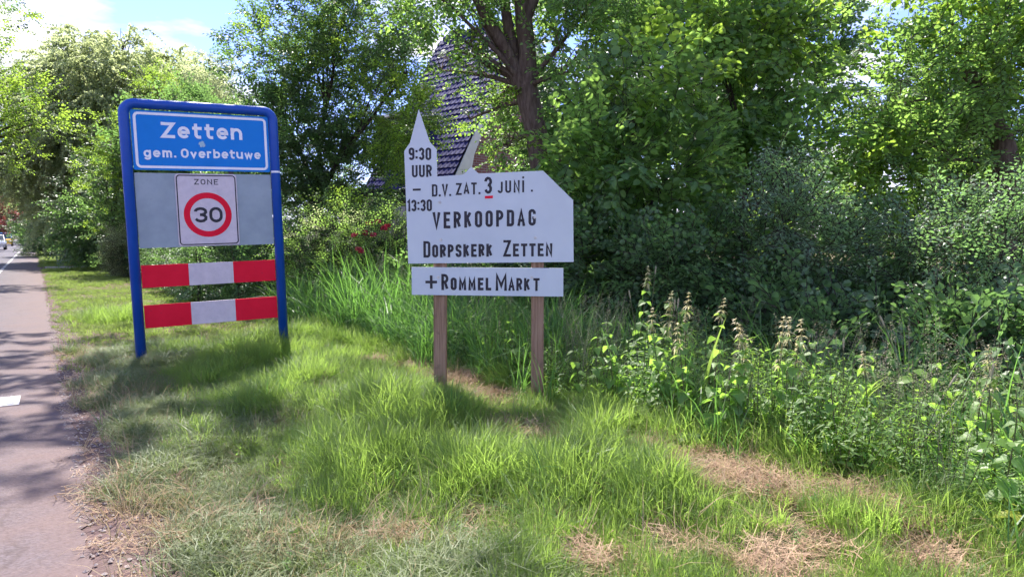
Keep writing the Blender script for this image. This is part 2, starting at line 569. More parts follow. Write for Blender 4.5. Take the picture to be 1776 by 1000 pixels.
xs = np.r_[np.linspace(-600, -20, 12), np.linspace(-14, -7, 4), -6.0, -0.2, np.linspace(0.16, 9, 90), np.linspace(11, 60, 16), np.linspace(90, 600, 8)]
ys = np.r_[np.linspace(-300, -12, 10), np.linspace(-6, 20, 200), np.linspace(21, 60, 50), np.linspace(70, 800, 16)]
sheet('ground', xs, ys, ground_z, M['ground'], kind='structure')

road_y = np.r_[-60, -20, np.linspace(-6, 20, 120), np.linspace(21, 60, 40), 80, 110, 160, 240, 420]


def strip(name, left, right, y, z, mat, **props):
    mb = MB()
    y = np.asarray(y, float)
    l, r = left(y), right(y)
    for i in range(len(y)):
        mb.v += [(float(l[i]), float(y[i]), z), (float(r[i]), float(y[i]), z)]
    mb.f = [(2 * i, 2 * i + 1, 2 * i + 3, 2 * i + 2) for i in range(len(y) - 1)]
    mb.m = [0] * len(mb.f)
    o = obj(name, mb, mat, **props)
    o.rotation_euler = (0, 0, ROAD)
    return o


strip('road', lambda y: y * 0 - 5.9, lambda y: 0.16 + 0.04 * wob(y, 1.3, 1) + 0.02 * wob(y, 11.9, 2) + 0.015 * wob(y, 37.0, 3), np.r_[-60, -20, np.linspace(-6, 20, 700), np.linspace(20.2, 60, 150), 80, 110, 160, 240, 420], 0.004, M['asphalt'], kind='structure')
strip('side_path', lambda y: y * 0 + 0.3, lambda y: y * 0 + 9.0, np.linspace(31.5, 34.3, 6), 0.034, M['path'], kind='structure')

road_paint = thing('road_marking', 'broken white line painted along the asphalt, dashes running to the far bend', 'road marking', (0, 0, 0), (0, 0, ROAD))
road_paint['kind'] = 'structure'
for k, y0 in enumerate(np.arange(9, 150, 2.0)):
    d = MB()
    d.add([(-1.13, y0, 0.008), (-1.03, y0, 0.008), (-1.03, y0 + 1.1, 0.008), (-1.13, y0 + 1.1, 0.008)], [(0, 1, 2, 3)])
    obj('dash', d, M['road_paint'], road_paint)
bar = MB()
bar.add([(-1.0, 6.36, 0.008), (-0.15, 6.33, 0.008), (-0.145, 6.68, 0.008), (-1.0, 6.70, 0.008)], [(0, 1, 2, 3)])
o = obj('road_bar_marking', bar, M['road_paint'], kind='structure', label='short white bar painted across the edge of the asphalt', category='road marking')
o.rotation_euler = (0, 0, ROAD)

# ------------------------------------------------------------------ stroke lettering


def arc(cx, cy, rx, ry, a0, a1, n=7):
    return [(cx + rx * cos(radians(a0 + (a1 - a0) * i / n)), cy + ry * sin(radians(a0 + (a1 - a0) * i / n))) for i in range(n + 1)]


def glyph(ch, W, H):
    """centre-line strokes of a letter in a W x H box: list of (points, closed)"""
    r = min(W, H) / 2
    q = min(r, H / 4)
    L = []
    if ch in 'O0':
        L = [(arc(W - r, H - r, r, r, 0, 90) + arc(r, H - r, r, r, 90, 180) + arc(r, r, r, r, 180, 270) + arc(W - r, r, r, r, 270, 360), True)]
    elif ch == 'D':
        k = r * 0.8
        L = [([(0, 0), (0, H), (W - k, H)] + arc(W - k, H - k, k, k, 90, 0) + arc(W - k, k, k, k, 0, -90), True)]
    elif ch == 'U':
        L = [([(0, H), (0, r)] + arc(r, r, r, r, 180, 360) + [(W, H)], False)]
    elif ch == 'J':
        k = W / 2
        L = [([(0, k * 1.2)] + arc(k, k, k, k, 190, 360) + [(W, H)], False)]
    elif ch == 'R':
        k = H * 0.25
        L = [([(0, 0), (0, H), (W - k * .8, H)] + arc(W - k * .8, H - k, k * .8, k, 90, -90) + [(0, H * .5)], False), ([(W * .5, H * .5), (W, 0)], False)]
    elif ch == 'P':
        k = H * 0.26
        L = [([(0, 0), (0, H), (W - k * .8, H)] + arc(W - k * .8, H - k, k * .8, k, 90, -90) + [(0, H - 2 * k)], False)]
    elif ch == 'E':
        L = [([(W, H), (0, H), (0, 0), (W, 0)], False), ([(0, H * .52), (W * .82, H * .52)], False)]
    elif ch == 'L':
        L = [([(0, H), (0, 0), (W, 0)], False)]
    elif ch == 'T':
        L = [([(0, H), (W, H)], False), ([(W / 2, H), (W / 2, 0)], False)]
    elif ch == 'K':
        L = [([(0, 0), (0, H)], False), ([(W, H), (0, H * .4)], False), ([(W * .38, H * .6), (W, 0)], False)]
    elif ch == 'V':
        L = [([(0, H), (W / 2, 0), (W, H)], False)]
    elif ch == 'A':
        L = [([(0, 0), (W / 2, H), (W, 0)], False), ([(W * .17, H * .3), (W * .83, H * .3)], False)]
    elif ch == 'Z':
        L = [([(0, H), (W, H), (0, 0), (W, 0)], False)]
    elif ch == 'N':
        L = [([(0, 0), (0, H), (W, 0), (W, H)], False)]
    elif ch == 'M':
        L = [([(0, 0), (0, H), (W / 2, H * .25), (W, H), (W, 0)], False)]
    elif ch in 'Ii':
        L = [([(0, 0), (0, H * (1 if ch == 'I' else .96))], False)]
    elif ch == 'G':
        L = [([(W, H * .74)] + arc(W - r, H - r, r, r, 0, 180) + arc(r, r, r, r, 180, 360) + [(W, H * .46), (W * .55, H * .46)], False)]
    elif ch == 'S':
        k = W / 2
        L = [([(W, H * .76)] + arc(k, H - k, k, k, 5, 180) + [(0, H * .68), (W * .12, H * .57), (W * .88, H * .43), (W, H * .32)] + arc(k, k, k, k, 0, -180) + [(0, H * .25)], False)]
    elif ch == '3':
        k = W / 2
        m_ = H / 4
        L = [([(0, H - m_ * .95)] + arc(k, H - m_, k, m_, 165, -80) + [(W * .42, H * .515)], False), ([(W * .5, H * .515)] + arc(k, m_ * 1.04, k, m_ * 1.04, 80, -165), False)]
    elif ch == '9':
        k = W / 2
        L = [(arc(k, H - k, k, k, 0, 180) + arc(k, H * .46 + k, k, k, 180, 360), True), ([(W, H - k), (W, k)] + arc(k, k, k, k, 0, -170), False)]
    elif ch == '1':
        L = [([(0, H * .80), (W, H), (W, 0)], False)]
    elif ch == '-':
        L = [([(0, H * .5), (W, H * .5)], False)]
    elif ch == '+':
        L = [([(0, H * .45), (W, H * .45)], False), ([(W / 2, 0), (W / 2, H * .92)], False)]
    return L


def glyph_low(ch, W, X, H):
    """lower case: X = x-height, H = ascender height"""
    r = min(W, X) / 2
    if ch == 'e':
        return [([(0.02 * W, X * .5), (W, X * .5)] + arc(W / 2, X - r, W / 2, r, 0, 180) + arc(W / 2, r, W / 2, r, 180, 325), False)]
    if ch == 't':
        k = W * .45
        return [([(W * .3, X * 1.35), (W * .3, k)] + arc(W * .3 + k, k, k, k, 180, 280), False), ([(0, X), (W, X)], False)]
    if ch == 'n':
        return [([(0, 0), (0, X)], False), ([(0, X - r)] + arc(W / 2, X - r, W / 2, r, 160, 0) + [(W, 0)], False)]
    if ch == 'm':
        w = W / 2
        return [([(0, 0), (0, X)], False), (arc(w / 2, X - w / 2, w / 2, w / 2, 160, 0) + [(w, 0)], False), (arc(w * 1.5, X - w / 2, w / 2, w / 2, 170, 0) + [(W, 0)], False)]
    if ch == 'g':
        return [(arc(W / 2, X - r, W / 2, r, 0, 180) + arc(W / 2, r, W / 2, r, 180, 360), True), ([(W, X), (W, -X * .12)] + arc(W / 2, -X * .12, W / 2, W * .42, 0, -160), False)]
    if ch == 'b':
        return [([(0, H), (0, 0)], False), (arc(W / 2, X - r, W / 2, r, 0, 180) + arc(W / 2, r, W / 2, r, 180, 360), True)]
    if ch == 'v':
        return [([(0, X), (W / 2, 0), (W, X)], False)]
    if ch == 'w':
        return [([(0, X), (W * .25, 0), (W * .5, X * .85), (W * .75, 0), (W, X)], False)]
    if ch == 'r':
        return [([(0, 0), (0, X)], False), ([(0, X * .6)] + arc(W * .62, X * .6, W * .62, X * .4, 170, 75), False)]
    if ch == 'u':
        return [([(0, X), (0, r)] + arc(W / 2, r, W / 2, r, 180, 340), False), ([(W, X), (W, 0)], False)]
    return []


def ribbon(mb, pts, closed, t, y):
    P = [np.array(p, float) for p in pts]
    Q = [P[0]]
    for p in P[1:]:
        if np.linalg.norm(p - Q[-1]) > t * 0.04:
            Q.append(p)
    if closed and np.linalg.norm(Q[0] - Q[-1]) < t * 0.04:
        Q.pop()
    n = len(Q)
    vs = []
    for i in range(n):
        a = Q[i] - Q[i - 1] if (closed or i > 0) else Q[1] - Q[0]
        b = Q[(i + 1) % n] - Q[i] if (closed or i < n - 1) else a
        a = a / np.linalg.norm(a)
        b = b / np.linalg.norm(b)
        na, nb = np.array([-a[1], a[0]]), np.array([-b[1], b[0]])
        mid = na + nb
        mid = mid / (np.linalg.norm(mid) + 1e-9)
        k = 1.0 / max(0.42, mid @ na)
        vs += [Q[i] + mid * k * t / 2, Q[i] - mid * k * t / 2]
    m = n if closed else n - 1
    fs = [(2 * i, 2 * ((i + 1) % n), 2 * ((i + 1) % n) + 1, 2 * i + 1) for i in range(m)]
    mb.add([(p[0], y, p[1]) for p in vs], fs)


REL = {'I': 0.0, 'i': 0.0, '1': 0.45, '.': 0.0, ':': 0.0, ' ': 0.5, 'M': 1.35, 'm': 1.45, 'w': 1.45, 'E': 0.88, 'L': 0.85, 'T': 0.95, 'A': 1.08, 'V': 1.08,
       't': 0.72, 'r': 0.62, 'J': 0.8, 'N': 1.05}


def write(mb, s, x0, x1, z0, z1, h, lw, t, mode='caps', small=0.78, y=-0.0015, xh=0.74, gaps=None):
    """stroke text from x0 to x1 (outer edges) with the baseline running z0 -> z1; h capital height, lw letter width"""
    items = []
    if mode != 'din' and h < 0.15 and lw < 0.1 and s != 'ZONE':
        t = t * 1.16
    for i, ch in enumerate(s):
        low = ch.islower() and ch != 'i'
        k = small if (mode == 'smallcaps' and low) else 1.0
        g = ch.upper() if (mode == 'smallcaps' and low) else ch
        w = REL.get(g, 1.0) * (lw - t) * (k if g != ' ' else 1) + t if g != ' ' else lw * .45
        if mode == 'din' and g in 'OZ' and not low:
            w = (lw - t) * 1.12 + t
        items.append((g, w, k, low))
    total = sum(w for _, w, _, _ in items)
    gap = (x1 - x0 - total) / max(1, len(items) - 1)
    x = x0
    n = 0
    for g, w, k, low in items:
        zb = z0 + (z1 - z0) * (x - x0) / max(1e-6, x1 - x0)
        Hh = h * k
        if g == '.':
            ribbon(mb, [(x + t / 2, zb), (x + t / 2, zb + t * 1.05)], False, t * 1.05, y)
        elif g == ':':
            ribbon(mb, [(x + t / 2, zb + h * .12), (x + t / 2, zb + h * .12 + t)], False, t, y)
            ribbon(mb, [(x + t / 2, zb + h * .62), (x + t / 2, zb + h * .62 + t)], False, t, y)
        elif g != ' ':
            if mode == 'din' and low:
                st = glyph_low(g, w - t, h * xh - t, h - t)
            else:
                st = glyph(g, w - t, Hh - t)
            for pts, cl in st:
                n += 1
                # square stroke ends reach the letter box
                pts = list(pts)
                if not cl:
                    for e, f_ in ((0, 1), (-1, -2)):
                        d = np.array(pts[e]) - np.array(pts[f_])
                        nd = np.linalg.norm(d)
                        if nd > 1e-6 and (abs(d[0]) / nd > .98 or abs(d[1]) / nd > .98) and g not in '3S9GJe':
                            pts[e] = tuple(np.array(pts[e]) + d / nd * t / 2)
                ribbon(mb, [(x + t / 2 + a, zb + t / 2 + b) for a, b in pts], cl, t, y - 0.00012 * (n % 5))
            if g == 'i':
                ribbon(mb, [(x + t / 2, zb + h * 1.12), (x + t / 2, zb + h * 1.12 + t)], False, t, y)
        x += w + gap


def rrect(x0, x1, z0, z1, r, n=6):
    return (arc(x1 - r, z1 - r, r, r, 0, 90, n) + arc(x0 + r, z1 - r, r, r, 90, 180, n) + arc(x0 + r, z0 + r, r, r, 180, 270, n) + arc(x1 - r, z0 + r, r, r, 270, 360, n))


# ------------------------------------------------------------------ the blue town-entry sign
town = thing('town_entry_sign', 'large blue tubular sign frame with town name panel, zone plate and red white bars', 'road sign',
             (-3.638, 6.716, 0), (0.022, -0.028, 0.524))
town.rotation_mode = 'XYZ'
R_ = 0.048
path = [(-0.050, 0, -0.25), (-0.050, 0, 2.46)]
path += [(-0.050 + 0.10 - 0.10 * cos(a), 0, 2.455 + 0.10 * sin(a)) for a in np.linspace(0.2, pi / 2, 8)]
path += [(1.323 - 0.10 + 0.10 * sin(a), 0, 2.455 + 0.10 * cos(a)) for a in np.linspace(0.0, pi / 2 - .2, 8)]
path += [(1.323, 0, 2.44), (1.323, 0, -0.25)]
fr = MB()
fr.tube(path, R_, 18)
fr.tube([(-0.05, 0, -0.2), (-0.05, 0, 0.02)], [R_ * 1.02] * 2, 18)
obj('frame_tube', fr, M['blue_frame'], town, smooth=True)
p = MB()
p.prism_y(rrect(0.003, 1.270, 1.925, 2.495, 0.012), -0.012, 0.012)
name_panel = obj('name_panel', p, M['blue_panel'], town)
p = MB()
ribbon(p, rrect(0.037, 1.237, 1.955, 2.465, 0.035), True, 0.024, -0.0135)
obj('panel_border', p, M['letter_white'], name_panel)
for nm, args in (('town_name_lettering', ('Zetten', 0.262, 1.008, 2.238, 2.248, 0.152, 0.110, 0.030)), ('abbreviation_lettering', ('gem.', 0.096, 0.380, 2.047, 2.050, 0.090, 0.064, 0.0185)), ('municipality_lettering', ('Overbetuwe', 0.424, 1.180, 2.050, 2.057, 0.090, 0.064, 0.0185))):
    p = MB()
    write(p, *args, mode='din', y=-0.0140, xh=0.77)
    obj(nm, p, M['letter_white'], name_panel)
p = MB()
for a, b, c in ((0.606, 2.195, .02), (0.628, 2.205, .018), (0.636, 2.18, .02), (0.612, 2.172, .016), (0.622, 2.186, .024)):
    p.add([(a + c * cos(k) * random.uniform(.7, 1), -0.0140 - c * .01, b + c * sin(k) * random.uniform(.7, 1)) for k in np.linspace(0, 2 * pi, 8)[:-1]], [tuple(range(7))])
obj('sticker_remnant', p, surf_mat('old_sticker', (0.28, 0.45, 0.55), (0.45, 0.58, 0.62), scale=60, rough=.7), name_panel)
p = MB()
p.prism_y(rrect(0.003, 1.270, 1.165, 1.897, 0.006), -0.006, 0.010)
obj('backing_plate', p, M['grey_back'], town)
p = MB()
p.prism_y(rrect(0.352, 0.927, 1.172, 1.893, 0.03), -0.016, -0.0075)
zone = obj('zone_plate', p, M['retro_white'], town)
p = MB()
ribbon(p, rrect(0.367, 0.912, 1.187, 1.878, 0.030), True, 0.011, -0.0170)
obj('plate_border', p, M['black'], zone)
p = MB()
ribbon(p, arc(0.638, 1.484, 0.1955, 0.1955, 0, 360, 64)[:-1], True, 0.058, -0.0170)
obj('red_ring', p, M['red'], zone)
p = MB()
write(p, 'ZONE', 0.526, 0.750, 1.787, 1.787, 0.055, 0.044, 0.0085, y=-0.0172)
obj('zone_lettering', p, M['black'], zone)
p = MB()
write(p, '30', 0.506, 0.775, 1.406, 1.405, 0.156, 0.126, 0.028, y=-0.0172)
obj('speed_numerals', p, M['black'], zone)
for z0, z1 in ((0.774, 0.996), (0.372, 0.600)):
    for k, (a, b, mt) in enumerate(((0.003, 0.4245, 'red'), (0.4255, 0.8485, 'retro_white'), (0.8495, 1.270, 'red'))):
        p = MB()
        p.box(a, b, -0.008, 0.008, z0, z1)
        obj('red_board' if mt == 'red' else 'white_board', p, M[mt], town)
p = MB()
p.tube([(1.274, 0, 1.932), (1.372, 0, 1.932)], [0.001, 0.001], 4)
p.v, p.f, p.m = [], [], []
for a0, a1 in ((200, 340),):
    pts = [(1.323 + 0.0492 * cos(radians(a)), 0.0492 * sin(radians(a))) for a in np.linspace(a0, a1, 9)]
    for i in range(8):
        p.add([(pts[i][0], pts[i][1], 1.918), (pts[i + 1][0], pts[i + 1][1], 1.918), (pts[i + 1][0], pts[i + 1][1], 1.938), (pts[i][0], pts[i][1], 1.938)], [(0, 1, 2, 3)])
obj('paper_label', p, M['letter_white'], town)
for x in (0.05, 1.22):
    for z in (2.47,):
        p = MB()
        p.tube([(x, -0.0121, z), (x, -0.015, z)], 0.005, 8)
        obj('rivet', p, M['steel'], town)

# ------------------------------------------------------------------ the white church-shaped notice board
board = thing('church_notice_board', 'white church-shaped painted board on two timber posts announcing a sale day', 'notice board', (0, 5.2, 0), (0, 0, -0.03))
outline = [(-0.797, 1.073), (0.470, 1.087), (0.463, 1.554), (0.235, 1.775), (-0.254, 1.755), (-0.310, 1.807), (-0.368, 1.747), (-0.570, 1.734),
           (-0.572, 1.937), (-0.624, 1.994), (-0.705, 2.234), (-0.774, 1.986), (-0.818, 1.925)]
p = MB()
p.prism_y(outline, 0.0, 0.018)
main = obj('church_board', p, M['board_white'], board)
p = MB()
p.prism_y([(-0.773, 0.833), (0.393, 0.822), (0.392, 1.039), (-0.771, 1.046)], 0.0, 0.018)
lower = obj('lower_board', p, M['board_white'], board)
for (xa, xb, xc, xd) in ((-0.602, -0.506, -0.618, -0.522), (0.146, 0.243, 0.148, 0.246)):
    p = MB()
    zt, zb = 1.60, -0.4
    c = 0.006
    ring = lambda a, b, z: [(a + c, 0.0205, z), (b - c, 0.0205, z), (b, 0.0265, z), (b, 0.102, z), (b - c, 0.108, z), (a + c, 0.108, z), (a, 0.102, z), (a, 0.0265, z)]
    vs = ring(xc, xd, zb) + ring(xa, xb, zt)
    p.add(vs, [tuple(range(7, -1, -1)), tuple(range(8, 16))] + [(i, (i + 1) % 8, 8 + (i + 1) % 8, 8 + i) for i in range(8)])
    obj('timber_post', p, M['wood'], board)
for nm, args, mode in (
        ('opening_time', ('9:30', -0.784, -0.612, 1.857, 1.856, 0.094, 0.044, 0.0145), 'caps'),
        ('hour_word', ('UUR', -0.761, -0.608, 1.727, 1.731, 0.092, 0.044, 0.0135), 'caps'),
        ('closing_time', ('13:30', -0.803, -0.610, 1.470, 1.473, 0.089, 0.041, 0.0135), 'caps'),
        ('date_abbreviation', ('D.V.', -0.610, -0.463, 1.582, 1.587, 0.093, 0.043, 0.0125), 'caps'),
        ('weekday', ('ZAT.', -0.426, -0.240, 1.594, 1.600, 0.090, 0.044, 0.0125), 'caps'),
        ('date_numeral', ('3', -0.211, -0.151, 1.603, 1.603, 0.128, 0.060, 0.0175), 'caps'),
        ('month_word', ('JUNi', -0.109, 0.092, 1.607, 1.614, 0.093, 0.045, 0.0125), 'caps'),
        ('full_stop', ('.', 0.144, 0.156, 1.618, 1.618, 0.09, 0.04, 0.012), 'caps'),
        ('sale_word', ('VERKOOPDAG', -0.606, 0.181, 1.339, 1.364, 0.125, 0.056, 0.0185), 'caps'),
        ('church_word', ('Dorpskerk', -0.679, -0.150, 1.119, 1.127, 0.126, 0.054, 0.0165), 'smallcaps'),
        ('town_word', ('Zetten', -0.066, 0.308, 1.127, 1.131, 0.126, 0.058, 0.0165), 'smallcaps'),
):
    p = MB()
    write(p, *args, mode=mode)
    obj(nm, p, M['black'], main)
p = MB()
ribbon(p, [(-0.756, 1.634), (-0.695, 1.636)], False, 0.0155, -0.0015)
obj('dash_mark', p, M['black'], main)
p = MB()
ribbon(p, [(-0.206, 1.576), (-0.145, 1.580)], False, 0.020, -0.0015)
obj('red_underline', p, M['red'], main)
p = MB()
write(p, '+', -0.666, -0.576, 0.882, 0.882, 0.108, 0.090, 0.0175)
write(p, 'Rommel', -0.543, -0.159, 0.870, 0.868, 0.124, 0.055, 0.0175, mode='smallcaps')
write(p, 'M', -0.126, -0.040, 0.866, 0.866, 0.128, 0.070, 0.0185)
write(p, 'ARK', -0.028, 0.138, 0.866, 0.866, 0.098, 0.046, 0.0155)
write(p, 'T', 0.163, 0.213, 0.865, 0.865, 0.098, 0.050, 0.0155)
obj('flea_market_lettering', p, M['black'], lower)
for par, x, z in ((main, -0.550, 1.539), (main, -0.543, 1.256), (main, 0.173, 1.424), (main, 0.177, 1.271), (lower, -0.567, 0.968), (lower, 0.152, 0.969)):
    p = MB()
    p.tube([(x, 0.0, z), (x, -0.0030, z)], [0.0115, 0.0095], 12)
    obj('washer', p, M['board_edge'], par)
    p = MB()
    p.tube([(x, -0.0030, z), (x, -0.0055, z)], [0.005, 0.004], 8)
    obj('screw_head', p, M['steel'], par)

# ------------------------------------------------------------------ house behind the trees (local x = along the ridge, away from us; local y = across the gable)
house = thing('brick_house', 'brick house with steep dark tiled roof and white bargeboard half hidden behind the trees', 'house')
ax = np.array([-0.737, 0.676])
ay = np.array([0.676, 0.737])
house.location = (-1.66, 20.0, 0)
house.rotation_euler = (0, 0, atan2(ax[1], ax[0]))
# local frame: +x = ax, +y = left of ax = (-0.676,-0.737) so the gable runs towards -y
EAVE, RIDGE, HALF, LEN = 3.1, 8.3, 3.2, 4.2
m = MB()
m.box(0.25, LEN - .25, -2 * HALF + .3, -0.3, 0, EAVE + 0.0)
m.add([(0.25, -0.3, EAVE), (0.25, -2 * HALF + .3, EAVE), (0.25, -HALF, RIDGE - .45), (LEN - .25, -0.3, EAVE), (LEN - .25, -2 * HALF + .3, EAVE), (LEN - .25, -HALF, RIDGE - .45)],
      [(0, 1, 2), (5, 4, 3)])


def brick_mat():
    mt, nt, N, L, out = new_mat('brick_wall')
    b = N.new('ShaderNodeBsdfPrincipled')
    b.inputs['Roughness'].default_value = 0.9
    tc = N.new('ShaderNodeTexCoord')
    sp = N.new('ShaderNodeSeparateXYZ')
    L.new(tc.outputs['Object'], sp.inputs[0])
    ad = N.new('ShaderNodeMath')
    ad.operation = 'ADD'
    L.new(sp.outputs[0], ad.inputs[0])
    L.new(sp.outputs[1], ad.inputs[1])
    cb = N.new('ShaderNodeCombineXYZ')
    L.new(ad.outputs[0], cb.inputs[0])
    L.new(sp.outputs[2], cb.inputs[1])
    br = N.new('ShaderNodeTexBrick')
    br.inputs['Scale'].default_value = 1
    br.inputs['Brick Width'].default_value = 0.22
    br.inputs['Row Height'].default_value = 0.075
    br.inputs['Mortar Size'].default_value = 0.010
    br.inputs['Color1'].default_value = (0.22, 0.075, 0.065, 1)
    br.inputs['Color2'].default_value = (0.30, 0.12, 0.10, 1)
    br.inputs['Mortar'].default_value = (0.34, 0.30, 0.28, 1)
    L.new(cb.outputs[0], br.inputs['Vector'])
    L.new(br.outputs['Color'], b.inputs['Base Color'])
    bp = N.new('ShaderNodeBump')
    bp.inputs['Distance'].default_value = 0.01
    bp.invert = True
    L.new(br.outputs['Fac'], bp.inputs['Height'])
    L.new(bp.outputs[0], b.inputs['Normal'])
    L.new(b.outputs[0], out.inputs['Surface'])
    return mt


obj('brick_wall', m, brick_mat(), house)
slope = math.hypot(HALF, RIDGE - EAVE)
roof = MB()
for side in (0, 1):
    y0 = 0.25 if side == 0 else -2 * HALF - .25
    s = -1 if side == 0 else 1
    k = 0.25 / HALF * (RIDGE - EAVE)
    a, b = (y0, EAVE - k), (-HALF, RIDGE)
    roof.add([(0, a[0], a[1] - .14), (LEN, a[0], a[1] - .14), (LEN, b[0], b[1] - .14), (0, b[0], b[1] - .14),
              (0, a[0], a[1] - .03), (LEN, a[0], a[1] - .03), (LEN, b[0], b[1] - .03), (0, b[0], b[1] - .03)],
             [(0, 3, 2, 1), (4, 5, 6, 7), (0, 1, 5, 4), (2, 3, 7, 6), (0, 4, 7, 3), (1, 2, 6, 5)])
rf = obj('roof', roof, M['dark_wood'], house)
tiles = MB()
tw, tl = 0.20, 0.235
k = 0.25 / HALF * (RIDGE - EAVE)
for side in (0, 1):
    s = -1 if side == 0 else 1
    P0 = np.array([0, 0.28 if side == 0 else -2 * HALF - .28, EAVE - k])
    up = np.array([0, -HALF - P0[1], RIDGE - P0[2]])
    Lr = np.linalg.norm(up)
    up /= Lr
    nrm = np.cross(np.array([1.0, 0, 0]), up) if side == 1 else np.cross(up, np.array([1.0, 0, 0]))
    if nrm[2] < 0:
        nrm = -nrm
    for j in range(int(Lr / tl)):
        for i in range(int(LEN / tw)):
            o0 = P0 + np.array([i * tw, 0, 0]) + up * (j * tl)
            jit = random.uniform(-.009, .009)
            prof = [(0, .0), (.25, -.010), (.55, -.006), (.78, .016), (1.0, .002)]
            vs = []
            for (q, hgt) in prof:
                vs.append(o0 + np.array([q * tw, 0, 0]) + nrm * (hgt + .045 + jit))
            for (q, hgt) in prof:
                vs.append(o0 + np.array([q * tw, 0, 0]) + up * (tl * 1.12) + nrm * (hgt + .010))
            for (q, hgt) in prof:
                vs.append(o0 + np.array([q * tw, 0, 0]) + nrm * (hgt + .018 + jit))
            tiles.add(vs, [(n, n + 1, n + 6, n + 5) for n in range(4)] + [(10 + n, 11 + n, n + 1, n) for n in range(4)])
obj('roof_tiles', tiles, M['tile'], house, kind='stuff')
ridge = MB()
for i in range(int(LEN / .36)):
    pts = [(i * .36 - .01 + q, -HALF, RIDGE + .02) for q in (0, .37)]
    ridge.tube(pts, [.12, .105], 8)
obj('ridge_tiles', ridge, M['tile'], house)
# bargeboards on the near gable, thicker and flared at the eaves like a swan neck
for side in (0, 1):
    bb = MB()
    y_e = 0.30 if side == 0 else -2 * HALF - .30
    s = 1 if side == 0 else -1
    outer = [(y_e, EAVE - k - .12), (-HALF, RIDGE + .05)]
    n = 10
    vs = []
    for i in range(n + 1):
        t = i / n
        yo, zo = outer[0][0] + (outer[1][0] - outer[0][0]) * t, outer[0][1] + (outer[1][1] - outer[0][1]) * t
        wdt = 0.30 + 0.55 * max(0, 1 - t * 4.0) ** 1.6
        vs += [(-0.05, yo, zo), (-0.05, yo - s * wdt, zo if i == 0 else max(zo - wdt * .05, EAVE - k - .12))]
    back = [(x + .045, y, z) for x, y, z in vs]
    nv = len(vs)
    fs = [(2 * i, 2 * i + 1, 2 * i + 3, 2 * i + 2) for i in range(n)] + [(nv + 2 * i + 2, nv + 2 * i + 3, nv + 2 * i + 1, nv + 2 * i) for i in range(n)]
    fs += [(2 * i + 2, nv + 2 * i + 2, nv + 2 * i, 2 * i) for i in range(n)] + [(2 * i + 1, nv + 2 * i + 1, nv + 2 * i + 3, 2 * i + 3) for i in range(n)]
    fs += [(0, nv, nv + 1, 1)]
    bb.add(vs + back, fs)
    obj('bargeboard', bb, M['white_wood'], house)
# dormer on the near slope
dm = MB()
dm.box(2.2, 3.7, -1.5, 0.02, EAVE + .75, EAVE + 1.95)
dor = obj('dormer', dm, M['dark_wood'], house)
dm = MB()
dm.box(2.05, 3.85, -2.0, 0.16, EAVE + 1.95, EAVE + 2.04)
obj('dormer_roof', dm, M['white_wood'], dor)
dm = MB()
dm.box(2.3, 2.9, 0.021, 0.035, EAVE + .9, EAVE + 1.8)
dm.box(3.0, 3.6, 0.021, 0.035, EAVE + .9, EAVE + 1.8)
obj('dormer_glass', dm, M['glass'], dor)


def window(par, x0, x1, y, z0, z1, mull=(), out=1):
    f = MB()
    w = .07
    ya, yb = (y, y + .05 * out) if out > 0 else (y + .05 * out, y)
    f.box(x0, x1, ya, yb, z0, z0 + w)
    f.box(x0, x1, ya, yb, z1 - w, z1)
    f.box(x0, x0 + w, ya, yb, z0 + w, z1 - w)
    f.box(x1 - w, x1, ya, yb, z0 + w, z1 - w)
    for q in mull:
        f.box(q - .03, q + .03, ya, yb, z0 + w, z1 - w)
    fo = obj('window', f, M['white_wood'], par)
    g = MB()
    g.box(x0 + .01, x1 - .01, y - .01 if out > 0 else y, y + .012 if out > 0 else y + .01, z0 + .01, z1 - .01)
    obj('pane', g, M['glass'], fo)


window(house, 1.0, 2.6, -0.295, 0.9, 2.4, (1.8,))
window(house, 2.9, 3.8, -0.295, 0.9, 2.4, (3.35,))
# gable window facing us (thin boxes on the near gable)
gw = MB()
gw.box(0.19, 0.248, -HALF - .8, -HALF + .8, 1.0, 2.5)
gwo = obj('window', gw, M['white_wood'], house)
gw = MB()
gw.box(0.18, 0.189, -HALF - .68, -HALF - .04, 1.1, 2.4)
gw.box(0.18, 0.189, -HALF + .04, -HALF + .68, 1.1, 2.4)
obj('pane', gw, M['glass'], gwo)

# low veranda left of the house
shed = thing('garden_shed', 'low flat-roofed garden room with white framed windows behind the rose bush', 'shed', at(684, 410, 17.0) * np.array([1, 1, 0]), (0, 0, radians(12)))
m = MB()
m.box(-1.3, 1.5, 0, 2.2, 0, 2.18)
obj('wall', m, M['pink_wall'], shed)
m = MB()
m.box(-1.55, 1.75, -0.45, 2.4, 2.18, 2.42)
obj('flat_roof', m, M['dark_wood'], shed)
window(shed, -0.55, 0.35, -0.001, 0.7, 2.1, (-0.1,), out=-1)
window(shed, 0.45, 1.35, -0.001, 0.7, 2.1, (0.9,), out=-1)
for x in (-1.25, -0.7, 0.40, 1.42):
    m = MB()
    m.box(x - .05, x + .05, -0.36, -0.26, 0, 2.18)
    obj('veranda_post', m, M['white_wood'], shed)

# ------------------------------------------------------------------ vehicles far down the road, lamp post


